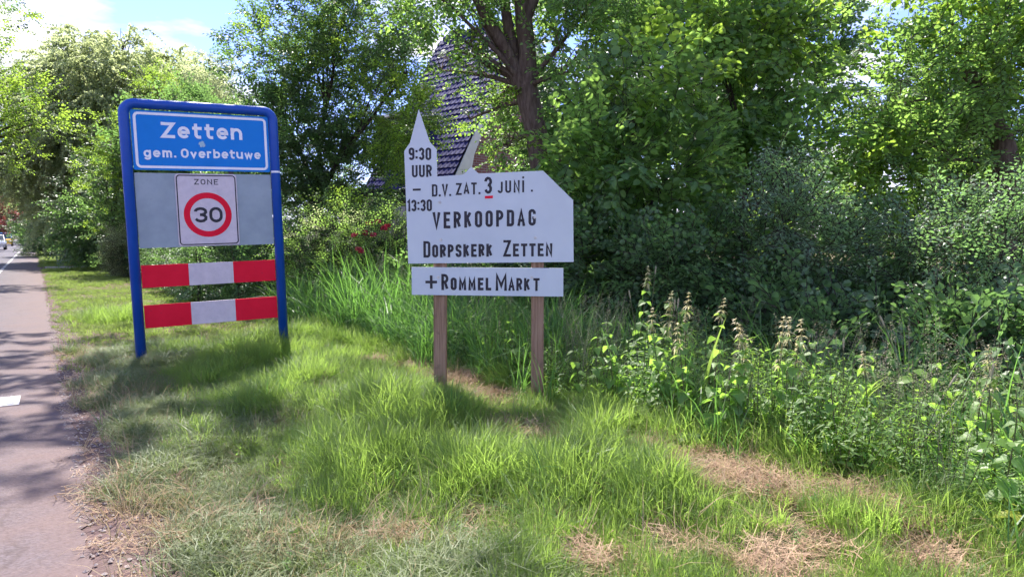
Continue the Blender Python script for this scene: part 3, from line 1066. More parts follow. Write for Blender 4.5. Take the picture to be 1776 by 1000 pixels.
def car(name, label, cat, loc, rz, paint, length=4.3, width=1.75, height=1.45, van=False, lower=None, group=None):
    t = thing(name, label, cat, loc, (0, 0, rz), group)
    L2, W2 = length / 2, width / 2
    zb, zw = 0.28, 0.88 if not van else 1.0
    body = MB()
    prof = [(-L2, zb), (-L2, zw * .85), (-L2 * .93, zw), (L2 * .55, zw), (L2 * .93, zw * .86), (L2, zw * .66), (L2, zb)]
    n = len(prof)
    for (w, s) in ((W2, 1),):
        vs = [(x, -w if 0.3 < z < zw * .99 else -w * .93, z) for x, z in prof] + [(x, w if 0.3 < z < zw * .99 else w * .93, z) for x, z in prof]
        body.add(vs, [tuple(range(n)), tuple(range(2 * n - 1, n - 1, -1))] + [((i + 1) % n, i, n + i, n + (i + 1) % n) for i in range(n)])
    obj('lower_body', body, M[lower] if lower else M[paint], t)
    cab = MB()
    top = [(-L2 * (.92 if van else .80), zw), (-L2 * (.88 if van else .55), height), (L2 * (.28 if van else .12), height), (L2 * (.62 if van else .50), zw)]
    vs = [(x, s * (W2 * .95 if z <= zw else W2 * .80), z) for s in (-1, 1) for x, z in top]
    cab.add(vs, [(0, 3, 2, 1)[::-1], (4, 5, 6, 7)[::-1], (1, 2, 6, 5), (0, 1, 5, 4), (2, 3, 7, 6)])
    obj('cabin', cab, M[paint], t)
    gl = MB()
    e = .012
    for s in (-1, 1):
        def P(fx, fz):
            x = (1 - fz) * (top[0][0] * (1 - fx) + top[3][0] * fx) + fz * (top[1][0] * (1 - fx) + top[2][0] * fx)
            z = zw + fz * (height - zw)
            return (x, s * (W2 * .95 + (W2 * .80 - W2 * .95) * fz + e), z)
        for a, b in ((.10, .50), (.54, .92)):
            gl.add([P(a, .12), P(b, .12), P(b, .86), P(a, .86)], [(0, 1, 2, 3)])
    for (i, j, sg) in ((3, 2, 1), (0, 1, -1)):
        A, B = np.array([top[i][0], 0, top[i][1]]), np.array([top[j][0], 0, top[j][1]])
        q = []
        for f_, w in ((.1, .86), (.88, .74)):
            c_ = A + (B - A) * f_ + np.array([sg * .015, 0, .01])
            q += [c_ + np.array([0, -W2 * w, 0]), c_ + np.array([0, W2 * w, 0])]
        gl.add([q[0], q[1], q[3], q[2]], [(0, 1, 2, 3)])
    obj('windows', gl, M['glass'], t)
    for x in (-L2 * .62, L2 * .62):
        for s in (-1, 1):
            w = MB()
            w.tube([(x, s * (W2 - .2), .32), (x, s * (W2 + .01), .32)], .32, 16)
            wo = obj('wheel', w, M['rubber'], t)
            w = MB()
            w.tube([(x, s * (W2 + .011), .32), (x, s * (W2 + .02), .32)], .19, 12)
            obj('rim', w, M['steel'], wo)
    for s in (-1, 1):
        w = MB()
        w.box(L2 - .02, L2 + .02, s * W2 * .72 - .16, s * W2 * .72 + .16, zw * .62, zw * .78)
        obj('headlight', w, M['lamp'], t)
        w = MB()
        w.box(-L2 - .02, -L2 + .02, s * W2 * .80 - .09, s * W2 * .80 + .09, zw * .62, zw * .9)
        obj('tail_light', w, M['tail'], t)
    w = MB()
    w.box(L2 - .01, L2 + .03, -.26, .26, .42, .53)
    obj('number_plate', w, M['car_yellow'], t)
    return t


rd = atan2(-DU[1], -DU[0])
q = at(-8, 432, 66)
car('silver_car', 'silver car coming up the far end of the road, cut by the photo edge', 'car', (q[0], q[1], 0.004), rd, 'car_silver')
q = at(8.5, 423, 92)
car('blue_yellow_van', 'small blue van with orange-yellow lower half following the silver car', 'van', (q[0], q[1], 0.004), rd, 'car_blue', 4.4, 1.8, 1.8, True, 'car_yellow')
q = at(85, 420, 82)
car('parked_car', 'pale car parked behind the dark hedge beside the road', 'car', (q[0], q[1], 0.02), rd + .25, 'car_white')
q = at(64, 418, 95)
lp = thing('street_lamp', 'slim pale lamp post at the far bend of the road', 'street lamp', (q[0], q[1], 0))
m = MB()
m.tube([(0, 0, 0), (0, 0, 5.2)], [.11, .06], 8)
obj('pole', m, M['pole'], lp, smooth=True)
m = MB()
m.tube([(0, 0, 5.2), (0, -.5, 5.45), (0, -1.0, 5.5)], [.05, .05, .12], 8)
obj('lamp_head', m, M['pole'], lp)

# ------------------------------------------------------------------ scattering: one object = points + instanced sprays or tufts
SRC = {}


def scatter(name, src, pos, rot, scl, parent=None, **props):
    """object whose mesh is a cloud of points; a geometry-node modifier puts one of the source meshes on each"""
    n = len(pos)
    me = bpy.data.meshes.new(name)
    me.vertices.add(n)
    me.vertices.foreach_set('co', np.asarray(pos, np.float32).ravel())
    for an, arr, ty in (('rot', rot, 'FLOAT_VECTOR'), ('scl', scl, 'FLOAT')):
        a = me.attributes.new(an, ty, 'POINT')
        a.data.foreach_set('vector' if ty == 'FLOAT_VECTOR' else 'value', np.asarray(arr, np.float32).ravel())
    a = me.attributes.new('pick', 'INT', 'POINT')
    a.data.foreach_set('value', rng.integers(0, len(SRC[src]), n).astype(np.int32))
    me.update()
    o = bpy.data.objects.new(name, me)
    COL.objects.link(o)
    if parent is not None:
        o.parent = parent
    for k, v in props.items():
        o[k] = v
    mod = o.modifiers.new('scatter', 'NODES')
    mod.node_group = tree_group(src)
    return o


GROUPS = {}


def tree_group(src):
    if src in GROUPS:
        return GROUPS[src]
    ng = bpy.data.node_groups.new('scatter_' + src, 'GeometryNodeTree')
    ng.interface.new_socket('Geometry', in_out='INPUT', socket_type='NodeSocketGeometry')
    ng.interface.new_socket('Geometry', in_out='OUTPUT', socket_type='NodeSocketGeometry')
    N, L = ng.nodes, ng.links
    gi, go = N.new('NodeGroupInput'), N.new('NodeGroupOutput')
    iop = N.new('GeometryNodeInstanceOnPoints')
    jn = N.new('GeometryNodeJoinGeometry')
    for ob in SRC[src]:
        oi = N.new('GeometryNodeObjectInfo')
        oi.inputs['Object'].default_value = ob
        oi.inputs['As Instance'].default_value = False
        g2i = N.new('GeometryNodeGeometryToInstance')
        L.new(oi.outputs['Geometry'], g2i.inputs[0])
        L.new(g2i.outputs[0], jn.inputs[0])

    def attr(nm, ty):
        a = N.new('GeometryNodeInputNamedAttribute')
        a.data_type = ty
        a.inputs['Name'].default_value = nm
        return a.outputs['Attribute']
    e2r = N.new('FunctionNodeEulerToRotation')
    L.new(attr('rot', 'FLOAT_VECTOR'), e2r.inputs[0])
    L.new(gi.outputs[0], iop.inputs['Points'])
    L.new(jn.outputs[0], iop.inputs['Instance'])
    iop.inputs['Pick Instance'].default_value = True
    L.new(attr('pick', 'INT'), iop.inputs['Instance Index'])
    L.new(e2r.outputs[0], iop.inputs['Rotation'])
    L.new(attr('scl', 'FLOAT'), iop.inputs['Scale'])
    L.new(iop.outputs[0], go.inputs[0])
    GROUPS[src] = ng
    return ng


def source(key, mb_list, mats, smooth=False):
    SRC[key] = []
    for mb in mb_list:
        me = mb.mesh(key + '_source', mats, smooth)
        SRC[key].append(bpy.data.objects.new(key + '_source', me))   # never linked to the scene: geometry for the scatter only


def add_leaf(mb, base, d, upv, L, W, fold=.25, curl=.15, m=0, shape='oval'):
    """leaf blade: folded along the midrib, drooping at its tip"""
    d = d / (np.linalg.norm(d) + 1e-9)
    s = np.cross(d, upv)
    s /= np.linalg.norm(s) + 1e-9
    n = np.cross(s, d)
    if shape == 'oval':
        T, Wd = (0.0, 0.28, 0.66, 1.0), (0.0, 0.95, 0.80, 0.0)
    elif shape == 'round':
        T, Wd = (0.0, 0.22, 0.70, 1.0), (0.0, 0.95, 1.0, 0.0)
    else:
        T, Wd = (0.0, 0.25, 0.6, 1.0), (0.0, 1.0, 0.62, 0.0)
    C = [base + d * (L * t) - n * (curl * L * t * t) for t in T]
    vs = [C[0], C[1], C[2], C[3]]
    for i in (1, 2):
        vs.append(C[i] + s * W * .5 * Wd[i] + n * fold * W * .5 * Wd[i])
    for i in (1, 2):
        vs.append(C[i] - s * W * .5 * Wd[i] + n * fold * W * .5 * Wd[i])
    mb.add(vs, [(0, 1, 4), (1, 2, 5, 4), (2, 3, 5), (0, 6, 1), (1, 6, 7, 2), (2, 7, 3)], m)


def rnd(a, b):
    return random.uniform(a, b)


def make_spray(length, nleaf, L, W, shape='oval', side=3, droop=0.15, spread=1.0, twig=0.004, flat=.35):
    mb = MB()
    axes = []
    main_pts = [np.array([length * t, 0.05 * length * sin(3 * t), -droop * length * t * t + .05 * length * t]) for t in (0, .33, .66, 1)]
    axes.append(main_pts)
    for k in range(side):
        t = rnd(.15, .75)
        o_ = main_pts[0] + (main_pts[3] - main_pts[0]) * t
        a = rnd(.5, 1.0) * (1 if k % 2 else -1) * spread
        l = length * rnd(.35, .55)
        dz = rnd(-.25, .35)
        axes.append([o_ + np.array([cos(a), sin(a), dz]) * l * q + np.array([0, 0, -droop * l * q * q]) for q in (0, .5, 1)])
    for ax_ in axes:
        mb.tube(ax_, [twig * (1 - .6 * i / (len(ax_) - 1)) for i in range(len(ax_))], 3, 1, caps=False)
    tot = sum(np.linalg.norm(a[-1] - a[0]) for a in axes)
    for ax_ in axes:
        ln = np.linalg.norm(ax_[-1] - ax_[0])
        n = max(2, int(nleaf * ln / tot))
        for i in range(n):
            t = (i + .6) / n
            f_ = t * (len(ax_) - 1)
            j = min(int(f_), len(ax_) - 2)
            p = ax_[j] + (ax_[j + 1] - ax_[j]) * (f_ - j)
            dr = ax_[j + 1] - ax_[j]
            dr /= np.linalg.norm(dr)
            sd = np.cross(dr, np.array([0, 0, 1.0]))
            sd /= np.linalg.norm(sd) + 1e-9
            sgn = 1 if i % 2 else -1
            d = dr * rnd(.25, .7) + sd * sgn * rnd(.6, 1.0) + np.array([0, 0, rnd(-.45, .25)])
            upv = np.array([rnd(-flat, flat), rnd(-flat, flat), 1.0])
            k = rnd(.65, 1.1) * (1 - .25 * t)
            add_leaf(mb, p + d * .008, d, upv, L * k, W * k, rnd(.1, .4), rnd(0, .35), 0, shape)
    return mb


def make_droop(length, nleaf, L, W):
    """hanging birch-like string"""
    mb = MB()
    pts = [np.array([.25 * length * sin(1.6 * t), 0, -length * t * t * .9 + .06 * t]) for t in np.linspace(0, 1, 5)]
    mb.tube(pts, [.004, .003, .003, .002, .001], 3, 1, caps=False)
    for i in range(nleaf):
        t = (i + .5) / nleaf * 3.99
        j = int(t)
        p = pts[j] + (pts[j + 1] - pts[j]) * (t - j)
        a = rnd(0, 2 * pi)
        d = np.array([cos(a), sin(a), rnd(-1.2, .1)])
        add_leaf(mb, p, d, np.array([rnd(-1, 1), rnd(-1, 1), 1.0]), L * rnd(.6, 1.1), W * rnd(.6, 1.1), .2, .2)
    return mb


def V3(f, n=4):
    return [f() for _ in range(n)]


bk = M['bark_dark']
source('hazel', V3(lambda: make_spray(.46, 17, .115, .095, 'round')), [M['hazel'], bk])
source('hazel_bright', V3(lambda: make_spray(.46, 17, .115, .090, 'round')), [M['bright'], bk])  # lighter copy of the hazel spray, sunlight put into its leaf colour
source('medium', V3(lambda: make_spray(.42, 26, .078, .052)), [M['hazel'], bk])
source('dark', V3(lambda: make_spray(.48, 30, .080, .048)), [M['dark'], bk])
source('bright', V3(lambda: make_spray(.45, 28, .075, .050)), [M['bright'], bk])
source('silver', V3(lambda: make_spray(.34, 26, .060, .030, 'lance')), [M['silver'], bk])
source('ivy', V3(lambda: make_spray(.32, 20, .066, .052, 'round')), [M['ivy'], bk])
source('olive_droop', V3(lambda: make_droop(1.0, 60, .10, .055)), [M['olive'], bk])
source('olive', V3(lambda: make_spray(.9, 46, .12, .07)), [M['olive'], bk])
source('far_dark', V3(lambda: make_spray(.95, 40, .15, .10, twig=.008)), [M['dark'], bk])
source('far_bright', V3(lambda: make_spray(.95, 40, .15, .11, twig=.008)), [M['bright'], bk])
source('copper', V3(lambda: make_spray(.9, 36, .15, .10)), [M['copper'], bk])
source('tiny', V3(lambda: make_spray(.26, 34, .030, .018)), [M['hazel'], bk])
source('tiny_olive', V3(lambda: make_spray(.26, 34, .030, .016)), [M['olive'], bk])

# ------------------------------------------------------------------ trees and bushes


def field(P, s, seed):
    r = np.random.default_rng(seed)
    v = np.zeros(len(P))
    for k in range(5):
        d = r.normal(size=3)
        d /= np.linalg.norm(d)
        v += np.sin(P @ d * s * (1 + .45 * k) + r.uniform(0, 6.28))
    return v / 2.2


def crown_points(blobs, seed, gap=-0.55, gs=3.0, up=0.35, minz=0.05):
    """blobs: (centre, (rx, ry, rz), number)"""
    pos, rot = [], []
    r = np.random.default_rng(seed)
    for c, rad, n in blobs:
        n = int(n)
        d = r.normal(size=(n, 3))
        d /= np.linalg.norm(d, axis=1)[:, None]
        q = r.uniform(0, 1, n) ** 0.42
        P = np.asarray(c) + d * q[:, None] * np.asarray(rad)
        keep = (field(P, gs, seed) > gap) & (P[:, 2] > minz)
        P, d = P[keep], d[keep]
        out = d + r.normal(size=P.shape) * .45
        out[:, 2] += up
        out /= np.linalg.norm(out, axis=1)[:, None]
        yaw = np.arctan2(out[:, 1], out[:, 0])
        pit = -np.arcsin(np.clip(out[:, 2], -1, 1))
        rol = r.normal(size=len(P)) * .45
        pos.append(P)
        rot.append(np.c_[rol, pit, yaw])
    return np.concatenate(pos), np.concatenate(rot)


def limb(mb, a, b, r0, r1, bend=.12, n=6, sides=7, seed=0):
    a, b = np.array(a, float), np.array(b, float)
    r = random.Random(seed)
    off = np.array([r.uniform(-1, 1), r.uniform(-1, 1), r.uniform(.2, 1)]) * bend * np.linalg.norm(b - a)
    pts, rad = [], []
    for i in range(n + 1):
        t = i / n
        wv = np.array([r.uniform(-1, 1), r.uniform(-1, 1), 0]) * .02 * np.linalg.norm(b - a)
        pts.append(a + (b - a) * t + off * 4 * t * (1 - t) * .5 + (wv if 0 < i < n else 0))
        rad.append(r0 + (r1 - r0) * t)
    mb.tube(pts, rad, sides, caps=False)
    return pts


def pxblob(px, py, Y, rx, rz, ry, n):
    """a blob of crown given by where it is seen, its distance, its half width and half height in photo pixels and half depth in metres"""
    c = at(px, py, Y)
    return (c, (rx * Y / F, ry, rz * Y / F), n)


def tree(name, label, category, base, blobs, src, seed, trunk=None, dens=1.0, tr=.12, bark='bark_dark', scale=(.8, 1.2), group=None, gap=-.55, gs=3.0, up=.35,
         crown_name='crown', limbs=True, extra=(), clear=None):
    base = np.array([base[0], base[1], 0.0])
    bv = float(base[:2] @ DV)
    if -7.2 < bv < 0.8:                                # never rooted in the road
        base[:2] = float(base[:2] @ DU) * DU + (-7.6 if bv < -2 else 1.6) * DV
    t = thing(name, label, category, base, group=group)
    lb = [(np.array(c) - base, r, n * dens) for c, r, n in blobs]
    pos, rot = crown_points(lb, seed, gap, gs, up)
    if clear is not None:                              # little foliage grows off the bare lower trunk itself
        x0, hw, ztop, keepf = clear
        lot = np.random.default_rng(3).uniform(0, 1, len(pos))
        cut = (np.abs(pos[:, 0] + base[0] - x0) < hw) & (pos[:, 2] < ztop) & (pos[:, 1] < .5) & (lot > keepf)
        pos, rot = pos[~cut], rot[~cut]
    r = np.random.default_rng(seed + 1)
    scatter(crown_name, src, pos, rot, r.uniform(scale[0], scale[1], len(pos)), t, kind='stuff')
    for (ename, esrc, eblobs, esc) in extra:
        eb = [(np.array(c) - base, r_, n) for c, r_, n in eblobs]
        p2, r2 = crown_points(eb, seed + 9, gap, gs, up)
        scatter(ename, esrc, p2, r2, r.uniform(esc[0], esc[1], len(p2)), t, kind='stuff')
    mb = MB()
    top = max(lb, key=lambda b: b[0][2])[0]
    if trunk is None:
        mean = np.mean([b[0] for b in lb], axis=0)
        fork = np.array([mean[0] * .4, mean[1] * .4, max(.3, mean[2] * .55)])
        limb(mb, (0, 0, -.1), fork, tr, tr * .75, .04, seed=seed)
        segs = [(fork, b[0], b[1], tr * .38) for b in lb]
    else:
        tp = [np.array(q) - base for q in trunk['path']]
        mb.tube(tp, trunk['rad'], 14, caps=False)
        segs = []
        for b in lb:
            j = min(range(len(tp)), key=lambda i: np.linalg.norm(tp[i] - b[0]) + (0 if tp[i][2] < b[0][2] else 2))
            segs.append((tp[j], b[0], b[1], min(tr * .4, .05)))
        for path_, rads in trunk.get('limbs', []):
            mb.tube([np.array(q) - base for q in path_], rads, 10, caps=False)
    if limbs:
        for i, (a, b, rad, rr) in enumerate(segs):
            pts = limb(mb, a, b - np.array([0, 0, rad[2] * .3]), rr, rr * .30, .10, seed=seed + i)
            for k in range(7):
                q = pts[random.Random(seed * 7 + k + i).randint(2, 6)]
                d = r.normal(size=3)
                d /= np.linalg.norm(d)
                d[2] = abs(d[2]) * .8
                limb(mb, q, np.array(b) + d * np.array(rad) * .62, rr * .26, rr * .06, .1, 4, 5, seed + k)
    obj('trunk' if category == 'tree' else 'stems', mb, M[bark], t, smooth=True)
    return t


def vol_n(dens, rx, ry, rz):
    return dens * 4.19 * rx * ry * rz


DENS = 2.3


def pb(px, py, Y, rx, rz, ry, dens):
    a, c = rx * Y / F, rz * Y / F
    return pxblob(px, py, Y, rx, rz, ry, vol_n(dens * DENS, a, ry, c))


# big forked tree behind the white board
Y = 10.9
tree('forked_tree', 'tall tree with a thick brown forked trunk rising behind the white board', 'tree', at(938, 410, Y)[:2],
     [pb(800, 40, 10.6, 90, 80, .8, 16), pb(740, -40, 10.4, 110, 70, .9, 20), pb(880, -120, 10.9, 230, 130, 1.6, 14), pb(1040, -60, 10.6, 150, 130, 1.2, 26),
      pb(900, -330, 11, 260, 160, 2.0, 10), pb(985, 90, 10.3, 70, 110, .6, 40), pb(1000, 240, 10.0, 55, 90, .6, 48), pb(880, 235, 11.6, 42, 70, .5, 44), pb(885, 120, 12.0, 40, 80, .5, 34), pb(842, 250, 12.4, 22, 45, .4, 26), pb(765, 110, 12.0, 22, 40, .4, 16), pb(790, 70, 11.4, 60, 40, .5, 12), pb(815, 195, 12.0, 24, 40, .4, 18),
      pb(850, 160, 12.0, 40, 60, .4, 16)],
     'medium', 21, clear=(.17, .42, 5.2, .12), bark='bark', scale=(.85, 1.3), gap=-.35, tr=.16, limbs=True,
     trunk={'path': [at(944, 560, Y) * np.array([1, 1, 0]) + np.array([0, 0, -.1]), at(941, 420, Y), at(939, 300, Y), at(930, 230, Y), at(917, 175, Y), at(912, 150, Y)],
            'rad': [.21, .18, .165, .17, .18, .17],
            'limbs': [([at(914, 168, Y), at(893, 120, Y), at(870, 75, Y - .1), at(845, 35, Y - .2), at(815, -30, Y - .3), at(760, -120, Y - .5)], [.15, .12, .105, .09, .075, .05]),
                      ([at(912, 160, Y), at(892, 95, Y + .1), at(882, 50, Y + .1), at(872, -20, Y + .2), at(850, -150, Y + .3)], [.13, .10, .085, .08, .06]),
                      ([at(915, 160, Y), at(914, 90, Y), at(908, 30, Y), at(902, -40, Y), at(900, -220, Y)], [.16, .14, .13, .12, .08]),
                      ([at(908, 40, Y), at(925, 0, Y), at(945, -70, Y), at(985, -200, Y)], [.10, .09, .08, .05])]},
     extra=[('sun_tinted_sprays', 'bright', [pb(835, 130, 10.7, 40, 60, .4, 12), pb(850, 190, 11.2, 45, 60, .4, 22), pb(890, 250, 10.5, 40, 45, .4, 20)], (.7, 1.0))])  # brighter leaf colour paints sun onto parts of the crown

# dark spreading tree left of the board
Y = 15.0
tree('dark_spreading_tree', 'dark green spreading tree with gaps of sky between the blue sign and the white board', 'tree', at(545, 410, Y)[:2],
     [pb(560, 90, Y, 120, 90, 1.7, 13), pb(470, 130, Y, 80, 90, 1.2, 13), pb(640, 170, Y, 95, 100, 1.4, 14), pb(500, 260, Y, 100, 90, 1.5, 20), pb(600, 300, Y, 110, 80, 1.5, 22),
      pb(530, 360, Y, 100, 50, 1.4, 22), pb(600, 0, Y, 120, 90, 1.6, 14), pb(430, 290, Y + .3, 60, 80, 1.0, 12), pb(705, 110, Y - 1.5, 42, 70, .7, 22)],
     'dark', 33, tr=.16, dens=1.35, gap=-.45, gs=2.4, scale=(.85, 1.25),
     extra=[('sun_tinted_sprays', 'bright', [pb(640, 70, Y - 1, 80, 80, .9, 12), pb(500, 75, Y - 1, 80, 50, .8, 10), pb(690, 215, Y - 1.4, 62, 90, .7, 50), pb(735, 215, Y - 2, 32, 60, .5, 46),  # sunny patches of the dark crown, made by a brighter leaf colour
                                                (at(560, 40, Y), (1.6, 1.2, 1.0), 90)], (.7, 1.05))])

# pale birch-like tree over the road
Y = 34
tree('weeping_pale_tree', 'huge pale olive weeping tree towering over the far hedge behind the blue sign', 'tree', at(215, 410, Y)[:2],
     [pb(200, 130, Y, 100, 60, 3.2, 2.4), pb(110, 180, Y, 75, 80, 2.6, 2.2), pb(290, 170, Y, 90, 80, 2.8, 2.6), pb(200, 240, Y, 150, 80, 4.0, 2.6), pb(340, 210, Y, 60, 70, 2.4, 2.8),
      pb(100, 300, Y, 90, 70, 3.0, 2.6), pb(230, 330, Y, 110, 60, 3.5, 3.0), pb(70, 180, Y, 35, 40, 1.4, 1.6), pb(145, 75, Y, 35, 30, 1.2, 1.8), pb(215, 65, Y, 36, 28, 1.2, 1.8),
      pb(160, 385, Y - 2, 90, 30, 2.4, 2.6)],
     'olive_droop', 41, tr=.42, scale=(1.0, 1.8), gap=-.9, gs=.9, up=.5, dens=2.0,
     extra=[('inner_foliage', 'olive', [pb(200, 180, Y + 1, 140, 100, 3.4, .9), pb(150, 300, Y + 1, 120, 80, 3.4, .9)], (.9, 1.4))])

# bright overhanging tree across the road (left edge)
Y = 19
tree('roadside_maple', 'fresh green tree reaching in from the left edge over the road', 'tree', (-21.0, 19.0),
     [pb(30, 190, Y, 60, 50, 1.2, 12), pb(75, 215, Y, 40, 30, .8, 16), pb(10, 250, Y, 40, 55, 1.0, 14), pb(-60, 150, Y, 90, 120, 1.8, 8), pb(-100, 0, Y, 110, 110, 2.0, 7)],
     'bright', 52, tr=.22, scale=(.9, 1.4), gap=-.5, gs=2.0,
     extra=[('upper_twigs', 'dark', [pb(0, 40, Y - 3, 28, 60, .5, 11), pb(28, 130, Y - 2, 30, 40, .4, 5), pb(30, 8, Y - 3, 12, 14, .3, 8)], (.8, 1.2))])

# tall street tree across the road whose boughs hang over road and verge, above the top of the photo
tree('street_tree', 'tall roadside tree whose boughs hang over the road above the top left corner', 'tree', (-12.4, 6.6),
     [((-9.0, 9.0, 8.8), (3.2, 3.0, 1.6), 420), ((-5.8, 10.6, 9.4), (2.6, 2.0, 1.3), 170), ((-3.4, 9.3, 9.2), (1.7, 1.5, 1.0), 40), ((-7.0, 13.5, 10.0), (2.5, 1.8, 1.2), 160), ((-13, 6.5, 9.5), (3.5, 3.5, 2.5), 300)],
     'hazel', 55, tr=.26, scale=(1.0, 1.6), gap=-.1, gs=1.7, bark='bark')
for i, (u_, h_) in enumerate(((22, 9), (31, 10), (42, 10), (55, 11), (70, 11))):
    x, y_, _ = uv(u_, -7.6)
    if i == 0:
        lab = 'nearest street tree of the row across the road'
    else:
        lab = ['', 'second street tree of the row across the road', 'third street tree of the row across the road', 'fourth street tree of the row across the road', 'farthest street tree of the row across the road'][i]
    tree('roadside_tree', lab, 'tree', (x, y_), [((x + .3, y_, h_ * .62), (2.8, 2.8, 2.6), 520), ((x + 1.8, y_ + 1.0, h_ * .72), (2.4, 2.4, 1.8), 320)], 'far_bright' if i % 2 else 'far_dark', 300 + i, tr=.2, scale=(.7, 1.2), gap=-.5, gs=1.2,
         group='trees in a row across the road')

# bright young trees behind the blue sign
for (nm, lab, x, y_, Yd, rx, rz, src, sd) in (
        ('bright_young_tree', 'bright green young tree directly behind the top of the blue sign', 272, 150, 25, 42, 38, 'bright', 61),
        ('bright_young_tree', 'fresh green leafy tree just left of the blue sign post', 195, 255, 23, 45, 60, 'bright', 62),
        ('shaded_tree', 'dark dense tree behind the left post of the blue sign', 190, 350, 27, 70, 75, 'far_dark', 63),
        ('shaded_tree', 'dark round tree over the far end of the hedge', 110, 360, 44, 60, 60, 'far_dark', 64),
        ('yellow_green_tree', 'yellow-green tree rising behind the upper right corner of the blue sign', 372, 165, 27, 40, 55, 'olive', 65),
        ('shaded_tree', 'broad dark tree filling the space right behind the blue sign', 330, 290, 24, 120, 120, 'far_dark', 66)):
    tree(nm, lab, 'tree', at(x, 410, Yd)[:2],
         [pb(x, y_, Yd, rx, rz, rx * Yd / F, 5 if src.startswith('far') else 14), pb(x, 395, Yd + .5, rx * .9, 40, rx * Yd / F * .8, 4 if src.startswith('far') else 12), pb(x - rx * .3, y_ + rz * .8, Yd, rx * .9, rz * .8, rx * Yd / F * .9, 5 if src.startswith('far') else 14),
          pb(x + rx * .4, y_ + rz * .6, Yd, rx * .7, rz * .9, rx * Yd / F * .9, 5 if src.startswith('far') else 14)],
         src, sd, tr=.12, scale=(.7, 1.1), gap=-.6, gs=1.6)

# thicket on the right: hazels, the leaning tree with the dark trunk, second row behind
HZ = [
    ('hazel_tree', 'broad-leaved hazel with a bright sunlit crest, right of the forked trunk', 1090, 8.8, [(1110, 160, 90, 70, 8.4, 55), (1060, 270, 100, 90, 8.6, 60), (1150, 300, 90, 100, 8.7, 60), (1090, 390, 120, 80, 8.9, 55), (1010, 350, 60, 90, 9.2, 55)], 'hazel', 71),
    ('hazel_tree', 'tall broad-leaved hazel whose yellow-green top reaches the upper frame edge', 1290, 10.2, [(1260, 30, 130, 90, 10.2, 30), (1330, 130, 110, 100, 9.8, 36), (1230, 190, 110, 100, 10.0, 36), (1360, 260, 100, 90, 9.8, 38), (1290, 330, 120, 80, 9.8, 38), (1200, -80, 140, 90, 10.6, 20), (1390, 30, 90, 90, 10.3, 22)], 'hazel', 72),
]
for nm, lab, bx, Yd, bl, src, sd in HZ:
    tree(nm, lab, 'tree', at(bx, 410, Yd)[:2], [pb(x, y_, q, rx, rz, .75, dn) for x, y_, rx, rz, q, dn in bl], src, sd, tr=.07, scale=(.8, 1.2), gap=-.45, gs=3.0, dens=.8,
         extra=[('sun_tinted_sprays', 'hazel_bright', [pb(bx + 20, 120 if sd == 71 else 60, Yd - .5, 110, 45, .5, 55)], (.8, 1.15))])  # sunlit crest put in by lighter-coloured leaves

Y = 10.4
tree('leaning_thicket_tree', 'big pale-leaved tree with a dark stub of trunk at the right edge of the photo', 'tree', at(1738, 410, Y)[:2],
     [pb(1560, 150, Y, 110, 100, 1.0, 22), pb(1680, 110, Y, 120, 100, 1.2, 22), pb(1620, 250, Y - .3, 120, 80, 1.0, 26), pb(1750, 220, Y, 90, 90, 1.0, 26), pb(1820, 60, Y, 120, 120, 1.2, 18),
      pb(1520, 290, Y - .2, 80, 80, .8, 26), pb(1640, -50, Y + .3, 140, 80, 1.4, 14), pb(1830, 330, Y, 80, 120, 1.0, 22), pb(1500, 190, Y, 40, 80, .5, 12)],
     'medium', 81, bark='bark', tr=.1, dens=.95, scale=(.9, 1.4), gap=-.45, gs=3.0,
     trunk={'path': [at(1738, 600, Y) * np.array([1, 1, 0]) + np.array([0, 0, -.1]), at(1738, 400, Y), at(1741, 330, Y), at(1746, 285, Y), at(1738, 240, Y), at(1700, 170, Y + .2), at(1660, 80, Y + .4)],
            'rad': [.20, .19, .18, .19, .15, .10, .07]},
     extra=[('sun_tinted_sprays', 'hazel_bright', [pb(1640, 60, Y - .4, 130, 60, .5, 26), pb(1560, 330, Y - .4, 50, 70, .4, 46), pb(1745, 100, Y - .4, 60, 90, .5, 24), pb(1480, 260, Y - .5, 60, 60, .4, 24)], (.8, 1.1))])  # lighter leaves colour in the sun on this crown

